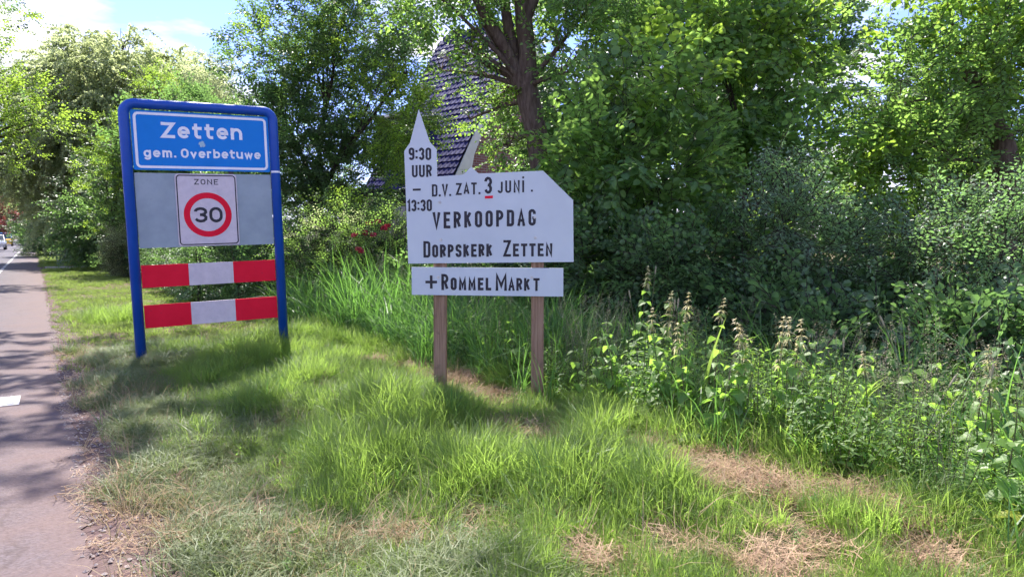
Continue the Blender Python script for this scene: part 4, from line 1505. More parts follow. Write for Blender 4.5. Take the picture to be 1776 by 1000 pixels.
# lower shrubs of the thicket
SH = [
    ('thicket_shrub', 'dark ivy-green shrub behind the right post of the white board', 1010, 8.2, [(1000, 440, 70, 60, 8.2, 75), (1060, 480, 80, 60, 8.0, 75)], 'ivy', 91),
    ('thicket_shrub', 'dusky broad-leaved shrub low in the middle of the thicket', 1190, 7.6, [(1150, 480, 90, 80, 7.7, 75), (1230, 450, 70, 80, 7.8, 75), (1200, 540, 90, 50, 7.4, 70)], 'ivy', 92),
    ('silvery_shrub', 'grey-green upright shrub whose pointed top stands in front of the hazels', 1370, 7.4, [(1360, 380, 60, 90, 7.4, 70), (1420, 430, 60, 80, 7.5, 70), (1350, 300, 20, 40, 7.4, 120), (1310, 440, 60, 70, 7.6, 60)], 'silver', 93),
    ('thicket_shrub', 'blackish shrub with hollow shade between the two pale shrubs', 1500, 8.0, [(1480, 480, 70, 80, 8.0, 60), (1540, 530, 80, 60, 7.6, 60), (1440, 560, 80, 50, 7.4, 60), (1520, 420, 60, 60, 8.6, 50)], 'ivy', 94),
    ('silvery_shrub', 'pale elder-like shrub spreading at the right edge below the trunk', 1700, 7.0, [(1640, 400, 80, 60, 7.2, 60), (1720, 450, 90, 90, 7.0, 62), (1620, 480, 70, 80, 7.1, 60), (1790, 400, 80, 120, 7.0, 50)], 'silver', 95),
    ('thicket_shrub', 'glossy shrub in the lower right corner of the thicket behind the tall weeds', 1700, 5.9, [(1690, 590, 100, 70, 5.9, 75), (1770, 570, 80, 90, 5.8, 70)], 'ivy', 96),
    ('thicket_shrub', 'low shaded shrub just right of the yellow-topped nettles', 1330, 6.9, [(1330, 520, 90, 50, 7.0, 75), (1260, 590, 80, 40, 6.7, 60), (1400, 590, 80, 40, 6.5, 60)], 'ivy', 97),
    ('thicket_shrub', 'slim dark shrub standing just behind the white board between its posts', 850, 9.0, [(850, 470, 70, 40, 9.0, 60), (780, 480, 60, 40, 9.4, 60), (910, 440, 50, 50, 9.2, 60)], 'dark', 98),
]
for nm, lab, bx, Yd, bl, src, sd in SH:
    tree(nm, lab, 'shrub', at(bx, 410, Yd)[:2], [pb(x, y_, q, rx, rz, .6, dn * 1.5) for x, y_, rx, rz, q, dn in bl], src, sd, tr=.03, scale=(.8, 1.25), gap=-.8, gs=4, crown_name='foliage')

# second row closing the view behind the thicket
for i, (lab, x, Yd, blobs) in enumerate((
        ('dark background tree seen between the forked trunk and the hazel', 1030, 15, [(1030, 120, 110, 160), (1000, 330, 110, 110)]),
        ('dark background tree closing the gap behind the hazels', 1200, 16, [(1200, 100, 120, 170), (1200, 330, 130, 120)]),
        ('dark background tree behind the tallest hazel top', 1370, 16, [(1350, 120, 110, 170), (1380, 350, 130, 110)]),
        ('dark background tree behind the silvery shrub at the right', 1560, 15, [(1600, 330, 130, 120), (1620, 200, 90, 90)]),
        ('dark background tree at the far right behind the dark trunk', 1760, 15, [(1790, 150, 110, 200), (1760, 380, 130, 100)]),
        ('shaded tree standing behind the shed and the white board', 850, 26, [(850, 380, 100, 50)]))):
    tree('background_tree', lab, 'tree', at(x, 410, Yd)[:2], [pb(a, b, Yd, rx, rz, 1.6, 5) for a, b, rx, rz in blobs], 'far_dark', 110 + i, tr=.14, scale=(.7, 1.1), gap=-.9, gs=1.5, dens=1.5)

# hedge, rose bush, light bush
hx = [(14.0, 2.9), (15.6, 2.9), (17.4, 3.0), (19.4, 3.0), (21.6, 3.1), (24.0, 3.0), (26.2, 3.0), (12.5, 3.3)]
hedge = thing('garden_hedge', 'long dark leafy garden hedge running behind the blue sign beside the verge', 'hedge', uv(17, 3.0))
hb = [(np.array(uv(u, v + .35, .62)) - np.array(uv(17, 3.0)), (1.25, 1.0, .80), 620) for u, v in hx]
pos, rot = crown_points(hb, 120, -2, 3)
scatter('foliage', 'dark', pos, rot, rng.uniform(.45, .8, len(pos)), hedge, kind='stuff')
pos, rot = crown_points(hb, 121, -2, 3)
scatter('dark_foliage', 'ivy', pos[::3], rot[::3], rng.uniform(.7, 1.1, len(pos[::3])), hedge, kind='stuff')
mb = MB()
for (c, r_, n_) in hb:
    for k in range(5):
        limb(mb, (c[0] + rnd(-.8, .8), c[1] + rnd(-.5, .5), -.05), (c[0] + rnd(-.9, .9), c[1] + rnd(-.6, .6), 1.1), .02, .006, seed=k)
obj('stems', mb, M['bark_dark'], hedge, kind='stuff')

tree('rose_bush', 'flowering rose bush with red blooms between the blue sign and the white board', 'bush', at(615, 410, 10.8)[:2],
     [pb(600, 410, 10.8, 70, 45, .8, 90), pb(670, 425, 10.6, 60, 55, .8, 90), pb(540, 430, 11, 60, 50, .8, 80), pb(610, 470, 10.6, 100, 40, .8, 80)],
     'tiny', 130, tr=.02, gap=-1.0, scale=(.9, 1.5), crown_name='foliage',
     extra=[('flower_sprays', 'tiny_olive', [pb(600, 400, 10.5, 80, 35, .6, 45), pb(540, 410, 10.7, 50, 35, .5, 45)], (.9, 1.3)), ('dark_foliage', 'dark', [pb(620, 440, 10.8, 100, 50, .7, 30)], (.5, .8))])
bush_root = bpy.data.objects['rose_bush']
for (x, y_) in ((640, 388), (632, 404), (672, 392), (648, 408), (615, 408), (622, 432), (626, 436), (666, 396), (655, 385)):
    m = MB()
    c = at(x, y_, 10.0) - np.array(bush_root.location)
    for k in range(9):
        a = rnd(0, 2 * pi)
        add_leaf(m, c, np.array([cos(a), sin(a) * .7 - .4, rnd(-.3, .8)]), np.array([rnd(-.4, .4), -1, .4]), .055, .05, .3, .3, 0, 'round')
    obj('rose_bloom', m, M['rose'], bush_root)

tree('ash_sapling', 'bright green sapling shoots standing above the rose bush', 'sapling', at(590, 410, 11.4)[:2],
     [pb(575, 375, 11.2, 35, 30, .3, 90), pb(605, 365, 11.4, 22, 25, .3, 90), pb(545, 395, 11.2, 20, 20, .25, 70)], 'bright', 131, tr=.02, gap=-2, scale=(.6, .9), crown_name='foliage')
tree('light_bush', 'light yellowish bush at the end of the hedge just left of the blue sign post', 'bush', at(216, 410, 21.5)[:2],
     [pb(215, 435, 21.5, 22, 32, .6, 330), pb(232, 450, 21.5, 20, 34, .6, 330), pb(208, 462, 21.5, 15, 20, .4, 330)], 'tiny_olive', 132, tr=.03, gap=-2, scale=(1.0, 1.7), crown_name='foliage')
for i, (x, y_, Yd, lab) in enumerate(((178, 440, 31, 'dark roadside bush nearest the light yellowish bush'), (150, 435, 36, 'dark roadside bush in the middle of the row by the road'),
                                   (120, 430, 44, 'dark roadside bush third along the row beside the road'), (92, 426, 56, 'dark roadside bush farthest along the road before the parked car'))):
    tree('roadside_bush', lab, 'bush', at(x, 410, Yd)[:2], [pb(x, y_ - 6, Yd, 26, 24, 1.1, 26), pb(x - 14, y_, Yd, 22, 16, 1.1, 26)], 'dark', 140 + i, tr=.03, gap=-2, scale=(.9, 1.5), crown_name='foliage',
         group='dark bushes in a row beside the road')
# thin leaning trunk seen under the zone plate
yt = thing('young_street_tree', 'slim young tree whose thin trunk shows between the red and white bars', 'tree', at(418, 410, 12.8)[:2].tolist() + [0])
m = MB()
b0 = np.array(yt.location)
m.tube([at(422, 530, 12.8) * np.array([1, 1, 0]) - b0 - np.array([0, 0, .1]), at(413, 470, 12.8) - b0, at(404, 425, 12.8) - b0, at(398, 330, 12.8) - b0, at(405, 240, 12.9) - b0], [.07, .06, .055, .05, .03], 8, caps=False)
obj('trunk', m, M['bark'], yt, smooth=True)
pos, rot = crown_points([(at(400, 250, 12.9) - b0, (.9, .8, .8), 260)], 150, -.4)
scatter('crown', 'dark', pos, rot, rng.uniform(.6, 1, len(pos)), yt, kind='stuff')

# trees at the far end of the road
for i, (x, y_, Yd, rx, rz, src, lab) in enumerate((
        (15, 330, 135, 40, 70, 'far_bright', 'green tree over the cars at the far end of the road'),
        (60, 350, 110, 45, 55, 'far_dark', 'far dark tree closing the road beyond the lamp post'),
        (100, 345, 80, 40, 60, 'far_bright', 'far green tree right of the lamp post'),
        (-20, 350, 130, 20, 60, 'far_dark', 'dark tree trunk row at the left edge beyond the cars'),
        (4, 372, 60, 14, 16, 'copper', 'small copper-red tree above the silver car'),
        (40, 380, 140, 60, 26, 'far_dark', 'distant wood edge at the bend of the road'),
        (140, 330, 60, 60, 60, 'far_dark', 'dark tree over the row of roadside bushes'))):
    tree('distant_tree', lab, 'tree', at(x, 410, Yd)[:2], [pb(x, y_, Yd, rx, rz, rx * Yd / F, 2.2 if src != 'copper' else 14), pb(x + rx * .4, y_ - rz * .4, Yd, rx * .7, rz * .6, rx * Yd / F * .7, 2.2)],
         src, 160 + i, tr=.2, scale=(1.0, 1.7), gap=-.8, gs=.7)

# ------------------------------------------------------------------ grass


def make_tuft(n, h, w, spread, bend, segs=4, jitter=.35):
    mb = MB()
    for _ in range(n):
        a = rnd(0, 2 * pi)
        r0 = spread * math.sqrt(rnd(0, 1))
        x0, y0 = r0 * cos(a + 1), r0 * sin(a + 1)
        H_ = h * rnd(1 - jitter * 1.6, 1 + jitter)
        bd = bend * rnd(.2, 1.6)
        ww = w * rnd(.6, 1.2)
        dx, dy = cos(a), sin(a)
        tw = rnd(-.6, .6)
        sx, sy = -sin(a + tw), cos(a + tw)
        vs = []
        for i in range(segs + 1):
            t = i / segs
            out = bd * H_ * t * t
            z = H_ * (t - .38 * min(1.3, bd) * t ** 3)
            wd = ww * (1 - t ** 1.6) * .5 * (0.7 + .6 * min(1, t * 4)) if i < segs else 0
            c = (x0 + dx * out, y0 + dy * out, z)
            if i < segs:
                vs += [(c[0] + sx * wd, c[1] + sy * wd, c[2]), (c[0] - sx * wd, c[1] - sy * wd, c[2])]
            else:
                vs.append(c)
        fs = [(2 * i, 2 * i + 1, 2 * i + 3, 2 * i + 2) for i in range(segs - 1)] + [(2 * segs - 2, 2 * segs - 1, 2 * segs)]
        mb.add(vs, fs)
    return mb


source('lush', [make_tuft(20, rnd(.15, .23), rnd(.0026, .0044), .07, rnd(.5, .9), 5) for _ in range(6)], M['grass'])
source('coarse', [make_tuft(7, .27, .0065, .06, .7, 5) for _ in range(5)], M['grass_tall'])
source('short', [make_tuft(18, .06, .0045, .05, .7, 3) for _ in range(5)], M['lawn'])
source('drab', [make_tuft(14, .10, .004, .05, .9, 3) for _ in range(5)], M['grass_drab'])
source('tall', [make_tuft(11, .70, .011, .07, .75, 6) for _ in range(6)], M['grass_tall'])
source('dry', [make_tuft(9, .16, .0035, .06, 1.1, 3) for _ in range(4)], M['grass_dry'])


def make_straw(n, L):
    mb = MB()
    for _ in range(n):
        a = rnd(0, 2 * pi)
        c = np.array([rnd(-.07, .07), rnd(-.07, .07), rnd(0.004, .04)])
        l = L * rnd(.4, 1.2)
        b = rnd(-.5, .5)
        w = rnd(.0007, .0018)
        pts = [c + np.array([cos(a + b * t), sin(a + b * t), rnd(-.06, .12)]) * l * (t - .5) for t in (0, .5, 1)]
        vs = []
        for p_ in pts:
            vs += [p_ + np.array([-sin(a) * w, cos(a) * w, 0]), p_ - np.array([-sin(a) * w, cos(a) * w, 0])]
        mb.add(vs, [(0, 1, 3, 2), (2, 3, 5, 4)])
    return mb


source('straw', [make_straw(24, .10) for _ in range(5)], M['straw'])


def pebble():
    mb = MB()
    r = rnd(.004, .009)
    vs = [(r * rnd(.7, 1.3) * cos(a), r * rnd(.7, 1.3) * sin(a), 0) for a in np.linspace(0, 2 * pi, 7)[:-1]] + [(0, 0, r * rnd(.5, .9))]
    mb.add(vs, [(i, (i + 1) % 6, 6) for i in range(6)])
    return mb


source('pebble', [pebble() for _ in range(5)], M['stone'])


def in_view(P, margin=0.35, ymin=1.2):
    """keep what stands inside the view or a little way outside it"""
    return (P[:, 1] > ymin) & (np.abs(P[:, 0]) < (0.7526 + margin) * P[:, 1] + 1.0)


def lay(name, src, n, u0, u1, v0, v1, dens=None, scale=None, label=None, zoff=0.0, tilt=.12, **props):
    u = rng.uniform(u0, u1, n)
    v = rng.uniform(v0, v1, n)
    k = np.ones(n) if dens is None else dens(u, v)
    keep = rng.uniform(0, 1, n) < k
    u, v = u[keep], v[keep]
    P = np.outer(u, DU) + np.outer(v, DV)
    z = ground_z(v, u) + (zoff(u, v) if callable(zoff) else zoff)
    P = np.c_[P, z]
    kk = in_view(P)
    P, u, v = P[kk], u[kk], v[kk]
    s = rng.uniform(.7, 1.25, len(P)) * (1 if scale is None else scale(u, v))
    rot = np.c_[rng.normal(0, tilt, len(P)), rng.normal(0, tilt, len(P)), rng.uniform(0, 6.283, len(P))]
    o = scatter(name, src, P, rot, s, kind='stuff', **props)
    if label:
        o['label'] = label
    return o


def nz(u, v, s, seed):
    return (np.sin(u * s + seed) * np.sin(v * s * 1.3 + seed * 2) + .6 * np.sin(u * s * 2.3 - v * s * 1.9 + seed * 3) + .4 * np.sin(v * s * 4.1 + u * s * 3.3 + seed)) / 1.6


# bare and straw-covered spots, given where they lie on the ground: (x, y, radius)
SPOTS = []
for px, py, rr in ((905, 765, .22), (870, 750, .14), (950, 770, .16), (820, 880, .13), (835, 893, .1), (1225, 825, .20), (1280, 850, .26), (1330, 870, .2), (1470, 870, .18), (1500, 905, .22), (1560, 920, .16), (1250, 880, .16),
                   (1400, 960, .3), (1110, 790, .14), (725, 640, .2), (790, 662, .28), (840, 690, .22), (560, 690, .12), (460, 755, .12), (1180, 960, .22), (1600, 985, .3), (1000, 960, .16), (1040, 985, .2), (640, 625, .14),
                   (980, 905, .12), (700, 930, .16), (1340, 1000, .3)):
    g = ground_at(px, py)
    SPOTS.append((g[0], g[1], rr))


def bare(u, v):
    P = np.outer(u, DU) + np.outer(v, DV)
    k = np.zeros(len(u))
    for x, y_, r_ in SPOTS:
        d = np.hypot(P[:, 0] - x, P[:, 1] - y_) / (r_ * (1.1 if y_ > 3.2 else .50))
        k = np.maximum(k, np.clip(1.5 - d, 0, 1))
    return k


def reflection_strip(u, v):
    """dry grass band imitating a beige window reflection over the near verge"""
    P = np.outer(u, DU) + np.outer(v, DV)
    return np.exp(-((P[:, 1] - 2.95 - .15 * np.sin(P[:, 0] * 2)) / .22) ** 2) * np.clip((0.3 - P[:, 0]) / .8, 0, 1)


def lush_d(u, v):
    k = np.clip((v - .75 - .18 * nz(u, v, 1.3, 2)) / .35, 0, 1)
    k *= np.clip((8.6 + .5 * np.sin(v * 3) - u) / .8, 0, 1)
    k *= 1 - .85 * bare(u, v)
    k *= 1 - .75 * reflection_strip(u, v)
    k *= .35 + .65 * np.clip(nz(u, v, 3.5, 5) + .6, 0, 1)
    P = np.outer(u, DU) + np.outer(v, DV)
    k *= 1 - .30 * np.clip((P[:, 0] - .3) / .8, 0, 1) * np.clip((4.0 - P[:, 1]) / .8, 0, 1)
    return k


def lush_s(u, v):
    P = np.outer(u, DU) + np.outer(v, DV)
    s = .62 + .42 * np.clip((v - .9) / .9, 0, 1) + .22 * nz(u, v, 1.7, 8)
    s *= 1 - .45 * np.exp(-((v - 2.8) / .45) ** 2) * np.clip((u - 3.4) / .6, 0, 1) * np.clip((7.5 - u) / 1.0, 0, 1)
    s *= 1 - .35 * np.clip((3.3 - P[:, 1]) / .8, 0, 1)
    s *= 1 + .30 * nz(u, v, 4.3, 2)
    s *= 1 - .45 * np.clip(bare(u, v) * 1.6, 0, 1)
    return np.clip(s, .28, 1.4)


lay('verge_grass', 'lush', 38000, -1.5, 9.0, .5, 3.6, lush_d, lush_s, 'lush uncut green grass over the verge in front of both signs', category='grass')
lay('coarse_verge_grass', 'coarse', 2200, -1.5, 8.0, .9, 3.6, lambda u, v: lush_d(u, v) * np.clip(.25 + nz(u, v, 2.6, 3), 0, 1), lambda u, v: lush_s(u, v) * .85,
    'broader dark green blades in tufts among the verge grass', category='grass')
lay('mown_grass', 'short', 26000, 6.5, 32, .15, 4.5, lambda u, v: np.clip((u - 7.2) / 1.2, .15, 1) * (.4 + .6 * np.clip(nz(u, v, 1.4, 4) + .8, 0, 1)) * np.clip((v - .15 - .12 * nz(u, v, 3, 1)) / .3, 0, 1),
    lambda u, v: .9 + .5 * np.clip(nz(u, v, 1.1, 9), -.5, 1), 'short mown grass on the verge beyond the blue sign', category='grass')
lay('trampled_grass', 'drab', 16000, .5, 9, .05, 1.7, lambda u, v: np.clip((v - .28 - .16 * nz(u, v, 2.6, 7)) / .3, 0, 1) * np.clip((1.75 - v) / .6, 0, 1), lambda u, v: .75 + .6 * np.clip(nz(u, v, 2.1, 1) + .3, 0, 1),
    'thin drab grass along the dusty edge of the road', category='grass')
lay('dry_grass', 'dry', 5200, -1.5, 9, .2, 3.4, lambda u, v: np.clip(.10 + .8 * reflection_strip(u, v) + .4 * bare(u, v) + .15 * np.clip((1.2 - v), 0, 1), 0, 1), None, 'dry beige grass stems among the green', category='grass', tilt=.4)  # loose dry stems, plus those that colour the imitated reflection band
lay('cut_hay', 'straw', 27000, -1.5, 9, .1, 3.7, lambda u, v: np.clip(bare(u, v) ** 1.5 * .85 + .05 + .12 * reflection_strip(u, v) + .3 * np.exp(-((v - 3.15) / .25) ** 2), 0, 1), None,
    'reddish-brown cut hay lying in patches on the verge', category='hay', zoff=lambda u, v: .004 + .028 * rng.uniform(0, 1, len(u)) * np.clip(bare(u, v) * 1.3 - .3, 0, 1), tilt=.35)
lay('road_grit', 'pebble', 9000, 1.5, 14, -.45, .75, lambda u, v: np.exp(-((v - .15) / .22) ** 2), None, 'small grit and crumbs on the dusty edge of the road', category='grit', zoff=.006)
lay('distant_grass', 'short', 15000, 30, 95, .2, 6, lambda u, v: np.clip(1 - (u - 32) / 70, .2, 1) * ((u > 34.4) | (u < 31.4)), lambda u, v: 1.6 + u * .02, 'grass along the far roadside under the bushes', category='grass')


def tall_d(u, v):
    k = np.clip((v - 3.0 - .2 * nz(u, v, 1.5, 6)) / .3, 0, 1) * np.clip((6.4 - v) / .8, 0, 1)
    k *= np.clip((12.2 - u) / 1.2, 0, 1)
    return k * (.10 + .90 * np.clip((u - 4.3) / .8, 0, 1))


lay('tall_grass', 'tall', 5200, -1.0, 13, 2.7, 6.2, tall_d, lambda u, v: .72 + .35 * np.clip((v - 3.1), 0, 1) + .15 * nz(u, v, 2.2, 4) + .30 * np.clip((u - 6.5) / 1.5, 0, 1), 'tall arching dark green grass behind and between the signs', category='grass')
# a lone long clump on the mown part left of the sign
u_ = rng.normal(12.1, .35, 260)
v_ = rng.normal(.95, .22, 260)
P = np.c_[np.outer(u_, DU) + np.outer(v_, DV), np.zeros(260)]
scatter('long_grass_clump', 'lush', P, np.c_[np.zeros((260, 2)), rng.uniform(0, 6.28, 260)], rng.uniform(.8, 1.4, 260), kind='stuff', category='grass', label='clump of longer grass by the road left of the blue sign')

# mixed low weeds under the nettles


def make_weed(h, n, L, W, shape='lance'):
    mb = MB()
    pts = [np.array([.04 * sin(3 * t) * h, .03 * t * h, h * t]) for t in np.linspace(0, 1, 5)]
    mb.tube(pts, [.004, .0035, .003, .002, .001], 4, 1, caps=False)
    for i in range(n):
        t = .08 + .9 * i / n
        a = i * 2.4 + rnd(-.3, .3)
        p_ = np.array([.04 * sin(3 * t) * h, .03 * t * h, h * t])
        k = (1.1 - .6 * t) * rnd(.7, 1.2)
        add_leaf(mb, p_, np.array([cos(a), sin(a), rnd(-.2, .6)]), np.array([0, 0, 1.0]), L * k, W * k, .25, rnd(.2, .6), 0, shape)
    return mb


source('weed', [make_weed(rnd(.45, .8), random.randint(18, 28), rnd(.075, .12), rnd(.032, .05)) for _ in range(5)], [M['nettle'], M['stem']])
source('cleavers', [make_weed(rnd(.35, .6), 60, .035, .009) for _ in range(4)], [M['bright'], M['stem']])


def make_panicle(h, n):
    mb = MB()
    for _ in range(n):
        a = rnd(0, 6.28)
        lean = rnd(.05, .28)
        pts = [np.array([cos(a) * lean * h * t * t, sin(a) * lean * h * t * t, h * t * rnd(.98, 1.02)]) for t in np.linspace(0, 1, 5)]
        mb.tube(pts, [.0016, .0014, .0012, .001, .0008], 3, caps=False)
        for k in range(34):
            t = k / 34
            p_ = pts[4] * (1 - .24 * (1 - t)) + np.array([0, 0, 0])
            b = rnd(0, 6.28)
            sp_ = .035 * (1 - t) + .004
            add_leaf(mb, p_ + np.array([cos(b) * sp_ * rnd(0, 1), sin(b) * sp_ * rnd(0, 1), rnd(-.01, .01)]), np.array([cos(b), sin(b), rnd(-.3, .8)]), np.array([0, 0, 1.0]), .013, .0035, .2, .2)
    return mb


source('panicle', [make_panicle(rnd(.8, 1.0), 4) for _ in range(5)], M['seed'])


def weed_d(u, v):
    return np.clip((v - 3.25 - .15 * nz(u, v, 2.2, 3)) / .25, 0, 1) * np.clip((5.9 - v) / .6, 0, 1) * np.clip((6.8 - u) / 1.5, 0, 1)


lay('weed_bed', 'weed', 12500, -1.5, 7.5, 3.0, 6, weed_d, lambda u, v: .66 + .04 * np.clip(v - 3.6, 0, 1.5) + .25 * nz(u, v, 2, 2), 'dense leafy weeds along the edge of the verge at the right', category='weeds', tilt=.3)
lay('cleavers', 'cleavers', 2600, -1.5, 7, 3.1, 5.2, lambda u, v: weed_d(u, v) * np.clip(.3 + nz(u, v, 2.7, 5), 0, 1), None, 'fine bright green bedstraw climbing through the weeds', category='weeds', tilt=.25)
lay('leaf_litter_weeds', 'weed', 500, 3, 12, 3.2, 6, lambda u, v: weed_d(u - 4, v) * .6, lambda u, v: .8, 'scattered leafy weeds in the tall grass behind the signs', category='weeds', tilt=.2)

lay('seeding_grass', 'panicle', 1000, -1, 12.5, 3.0, 5.6, lambda u, v: np.clip((v - 3.2) / .5, 0, 1) * np.clip(.25 + nz(u, v, 1.9, 5), 0, 1), lambda u, v: .85 + .18 * np.clip((u - 5) / 3, 0, 1),
    'thin stalks with airy beige seed heads above the tall grass', category='grass', tilt=.08)
lay('small_verge_weeds', 'weed', 900, -1, 8, .6, 3.3, lambda u, v: np.clip(.3 + nz(u, v, 3.1, 6), 0, 1), lambda u, v: .26, 'small leafy weeds scattered low in the verge grass', category='weeds', tilt=.5)
# undergrowth floor of the thicket, and the woods that close the horizon all round
lay('undergrowth', 'ivy', 9000, -2, 13, 4.6, 12, lambda u, v: np.clip((v - 5.0 - .3 * nz(u, v, 1.8, 3)) / .5, 0, 1), lambda u, v: 1.3, 'dark leafy undergrowth on the floor of the thicket', category='undergrowth', tilt=.9, zoff=.18)
lay('undergrowth_tops', 'ivy', 6000, -2, 13, 5.0, 12, lambda u, v: np.clip((v - 5.5 - .4 * nz(u, v, 1.8, 3)) / .5, 0, 1), lambda u, v: 1.4, 'upper leaves of the dark undergrowth in the thicket', category='undergrowth', tilt=.9, zoff=.62)
n = 5200
ang = rng.uniform(-1.15, 1.15, n)
rad = rng.uniform(48, 60, n)
P = np.c_[np.sin(ang) * rad + 6, np.cos(ang) * rad + 10, rng.uniform(0, 1, n) ** 1.3 * (6.5 + 2 * np.sin(ang * 9) + 1.3 * np.sin(ang * 23))]
Q = P[:, :2] @ DV
P = P[(Q > 9)]
scatter('far_wood', 'far_dark', P, np.c_[rng.normal(0, .5, len(P)), rng.uniform(-1.2, .2, len(P)), rng.uniform(0, 6.28, len(P))], rng.uniform(1.2, 2.2, len(P)), kind='stuff', category='wood',
        label='far belt of dark woodland closing the horizon')

# ------------------------------------------------------------------ nettles, each its own plant
leaf_meshes = []
for k in range(3):
    mb = MB()
    # toothed nettle leaf, pointing +x
    T = np.linspace(0, 1, 9)
    prof = [0.0, .36, .46, .44, .38, .30, .21, .11, 0.0]
    L_ = .10
    cen = [np.array([L_ * t, 0, -.035 * t * t * (1 + k * .4)]) for t in T]
    vs = list(cen)
    for s in (1, -1):
        for i in range(1, 8):
            tooth = .88 if i % 2 else 1.08
            vs.append(cen[i] + np.array([0, s * L_ * prof[i] * tooth, .012 * prof[i] * 2]))
    fs = [(0, 1, 9)] + [(i, i + 1, 9 + i, 8 + i) for i in range(1, 7)] + [(7, 8, 15)]
    fs += [(0, 16, 1)] + [(i, 15 + i, 16 + i, i + 1) for i in range(1, 7)] + [(7, 22, 8)]
    mb.add(vs, fs)
    leaf_meshes.append(mb.mesh('nettle_leaf', M['nettle']))


def tassel_mesh(k):
    mb = MB()
    for w, (z, ln, n) in enumerate(((0.0, .075, 9), (.045, .062, 8), (.085, .045, 8), (.118, .032, 7), (.14, .020, 6))):
        for i in range(n):
            a = 6.283 * i / n + rnd(-.4, .4)
            d = np.array([cos(a), sin(a), rnd(-.75, .15) + .25 * w])
            add_leaf(mb, np.array([0, 0, z + rnd(-.006, .006)]), d, np.array([0, 0, 1.0]), ln * rnd(.6, 1.15), (.016 if i % 2 else .007) * rnd(.8, 1.2), .3, .5, 0, 'lance')
    mb.tube([(0, 0, -.05), (0, 0, .14)], [.002, .001], 4, caps=False)
    return mb.mesh('pale_tip', M['pale_top'])


tassels = [tassel_mesh(k) for k in range(3)]
stem_meshes = []
for k in range(3):
    mb = MB()
    pts = [np.array([.03 * sin(2.5 * t + k), .03 * sin(3 * t + 2 * k) - .03 * sin(2 * k), t]) for t in np.linspace(0, 1, 7)]
    mb.tube(pts, [.0045, .004, .004, .0035, .003, .0025, .0015], 5, caps=False)
    stem_meshes.append((mb.mesh('nettle_stem', M['stem'], True), pts))
NET = [  # px, py of the top, distance, pale tips, label
    (1142, 532, 4.45, 2, 'tall nettle with the thickest cream-yellow top, first of the pale-topped nettles'),
    (1152, 560, 4.5, 1, 'nettle close against the thick cream-topped nettle, pinkish below its tip'),
    (1202, 540, 4.4, 2, 'nettle with a slim stepped pinkish-cream top standing clear against the dark shrub'),
    (1229, 548, 4.3, 1, 'nettle with a small silvery tip beside the long upright grass blade'),
    (1108, 490, 5.2, 1, 'taller dusky nettle set back behind the cream-topped nettles'),
    (1278, 592, 3.95, 1, 'nettle with a spreading brownish top right of the long grass blade'),
    (1297, 592, 3.95, 2, 'nettle with a pointed yellow top leaning on its brownish neighbour'),
    (1331, 586, 3.9, 2, 'nettle with a tall ochre top in the right-hand trio'),
    (1358, 588, 3.95, 1, 'nettle with a grey-green tip in the middle of the right-hand trio'),
    (1377, 593, 3.85, 2, 'nettle with a broad ochre top, rightmost of the right-hand trio'),
    (1733, 640, 3.5, 2, 'lone tall nettle with stacked pale whorls at the right edge'),
    (1510, 640, 3.7, 1, 'nettle behind the drooping long grass blades right of centre'),
    (1060, 560, 4.9, 0, 'green nettle without pale tip left of the cream-topped nettles'),
    (1185, 600, 4.2, 1, 'short pinkish nettle in front of the stepped top nettle'),
    (1245, 610, 4.0, 0, 'leafy green nettle with a broad bright leaf pointing right'),
]
def nettle(x, y_, h, tips, label, group=None):
    t = thing('nettle', label, 'nettle', (x, y_, 0), (rnd(-.1, .1), rnd(-.1, .1), rnd(0, 6.28)), group)
    k = random.randrange(3)
    sm, pts = stem_meshes[k]
    so = obj('stem', sm, None, t)
    so.scale = (1, 1, h)
    n = int(h / .075)
    for i in range(1, n):
        q = i / n
        f_ = q * 6
        j = min(int(f_), 5)
        p_ = pts[j] + (pts[j + 1] - pts[j]) * (f_ - j)
        for s in (0, 1):
            lo = obj('leaf', leaf_meshes[random.randrange(3)], None, t)
            lo.location = (p_[0], p_[1], q * h)
            lo.rotation_euler = (rnd(-.3, .3), rnd(-.1, .5), i * pi / 2 + s * pi + rnd(-.3, .3))
            sc = (1.15 - .75 * q ** 1.5) * rnd(.85, 1.15)
            lo.scale = (sc, sc, sc)
    for j in range(tips):
        to = obj('pale_tip', tassels[random.randrange(3)], None, t)
        to.location = (pts[-1][0], pts[-1][1], h - .09 - .15 * j)
        k_ = rnd(.65, .95) * (1 + .25 * j)
        to.scale = (k_, k_, k_)
        to.rotation_euler = (rnd(-.22, .22), rnd(-.22, .22), rnd(0, 6))
    return t


for px, py, Yd, tips, lab in NET:
    c = at(px, py, Yd)
    nettle(c[0], c[1], c[2] + .09, tips, lab)
rr = random.Random(77)
for i in range(80):
    u = rr.uniform(.2, 6.6)
    v = rr.uniform(3.25, 4.7)
    x, y_, _ = uv(u, v)
    if y_ < 2.6 or abs(x) > .76 * y_ + .2:
        continue
    nettle(x, y_, rr.uniform(.38, .62), 1 if rr.random() < .04 else 0, 'green nettle of the dense band near the right post of the white board' if y_ > 4.6 else
           ('green nettle of the dense band below the pale-topped nettles' if x < 1.35 else 'green nettle of the dense band towards the right edge of the photo'), 'nettles along the edge of the verge')

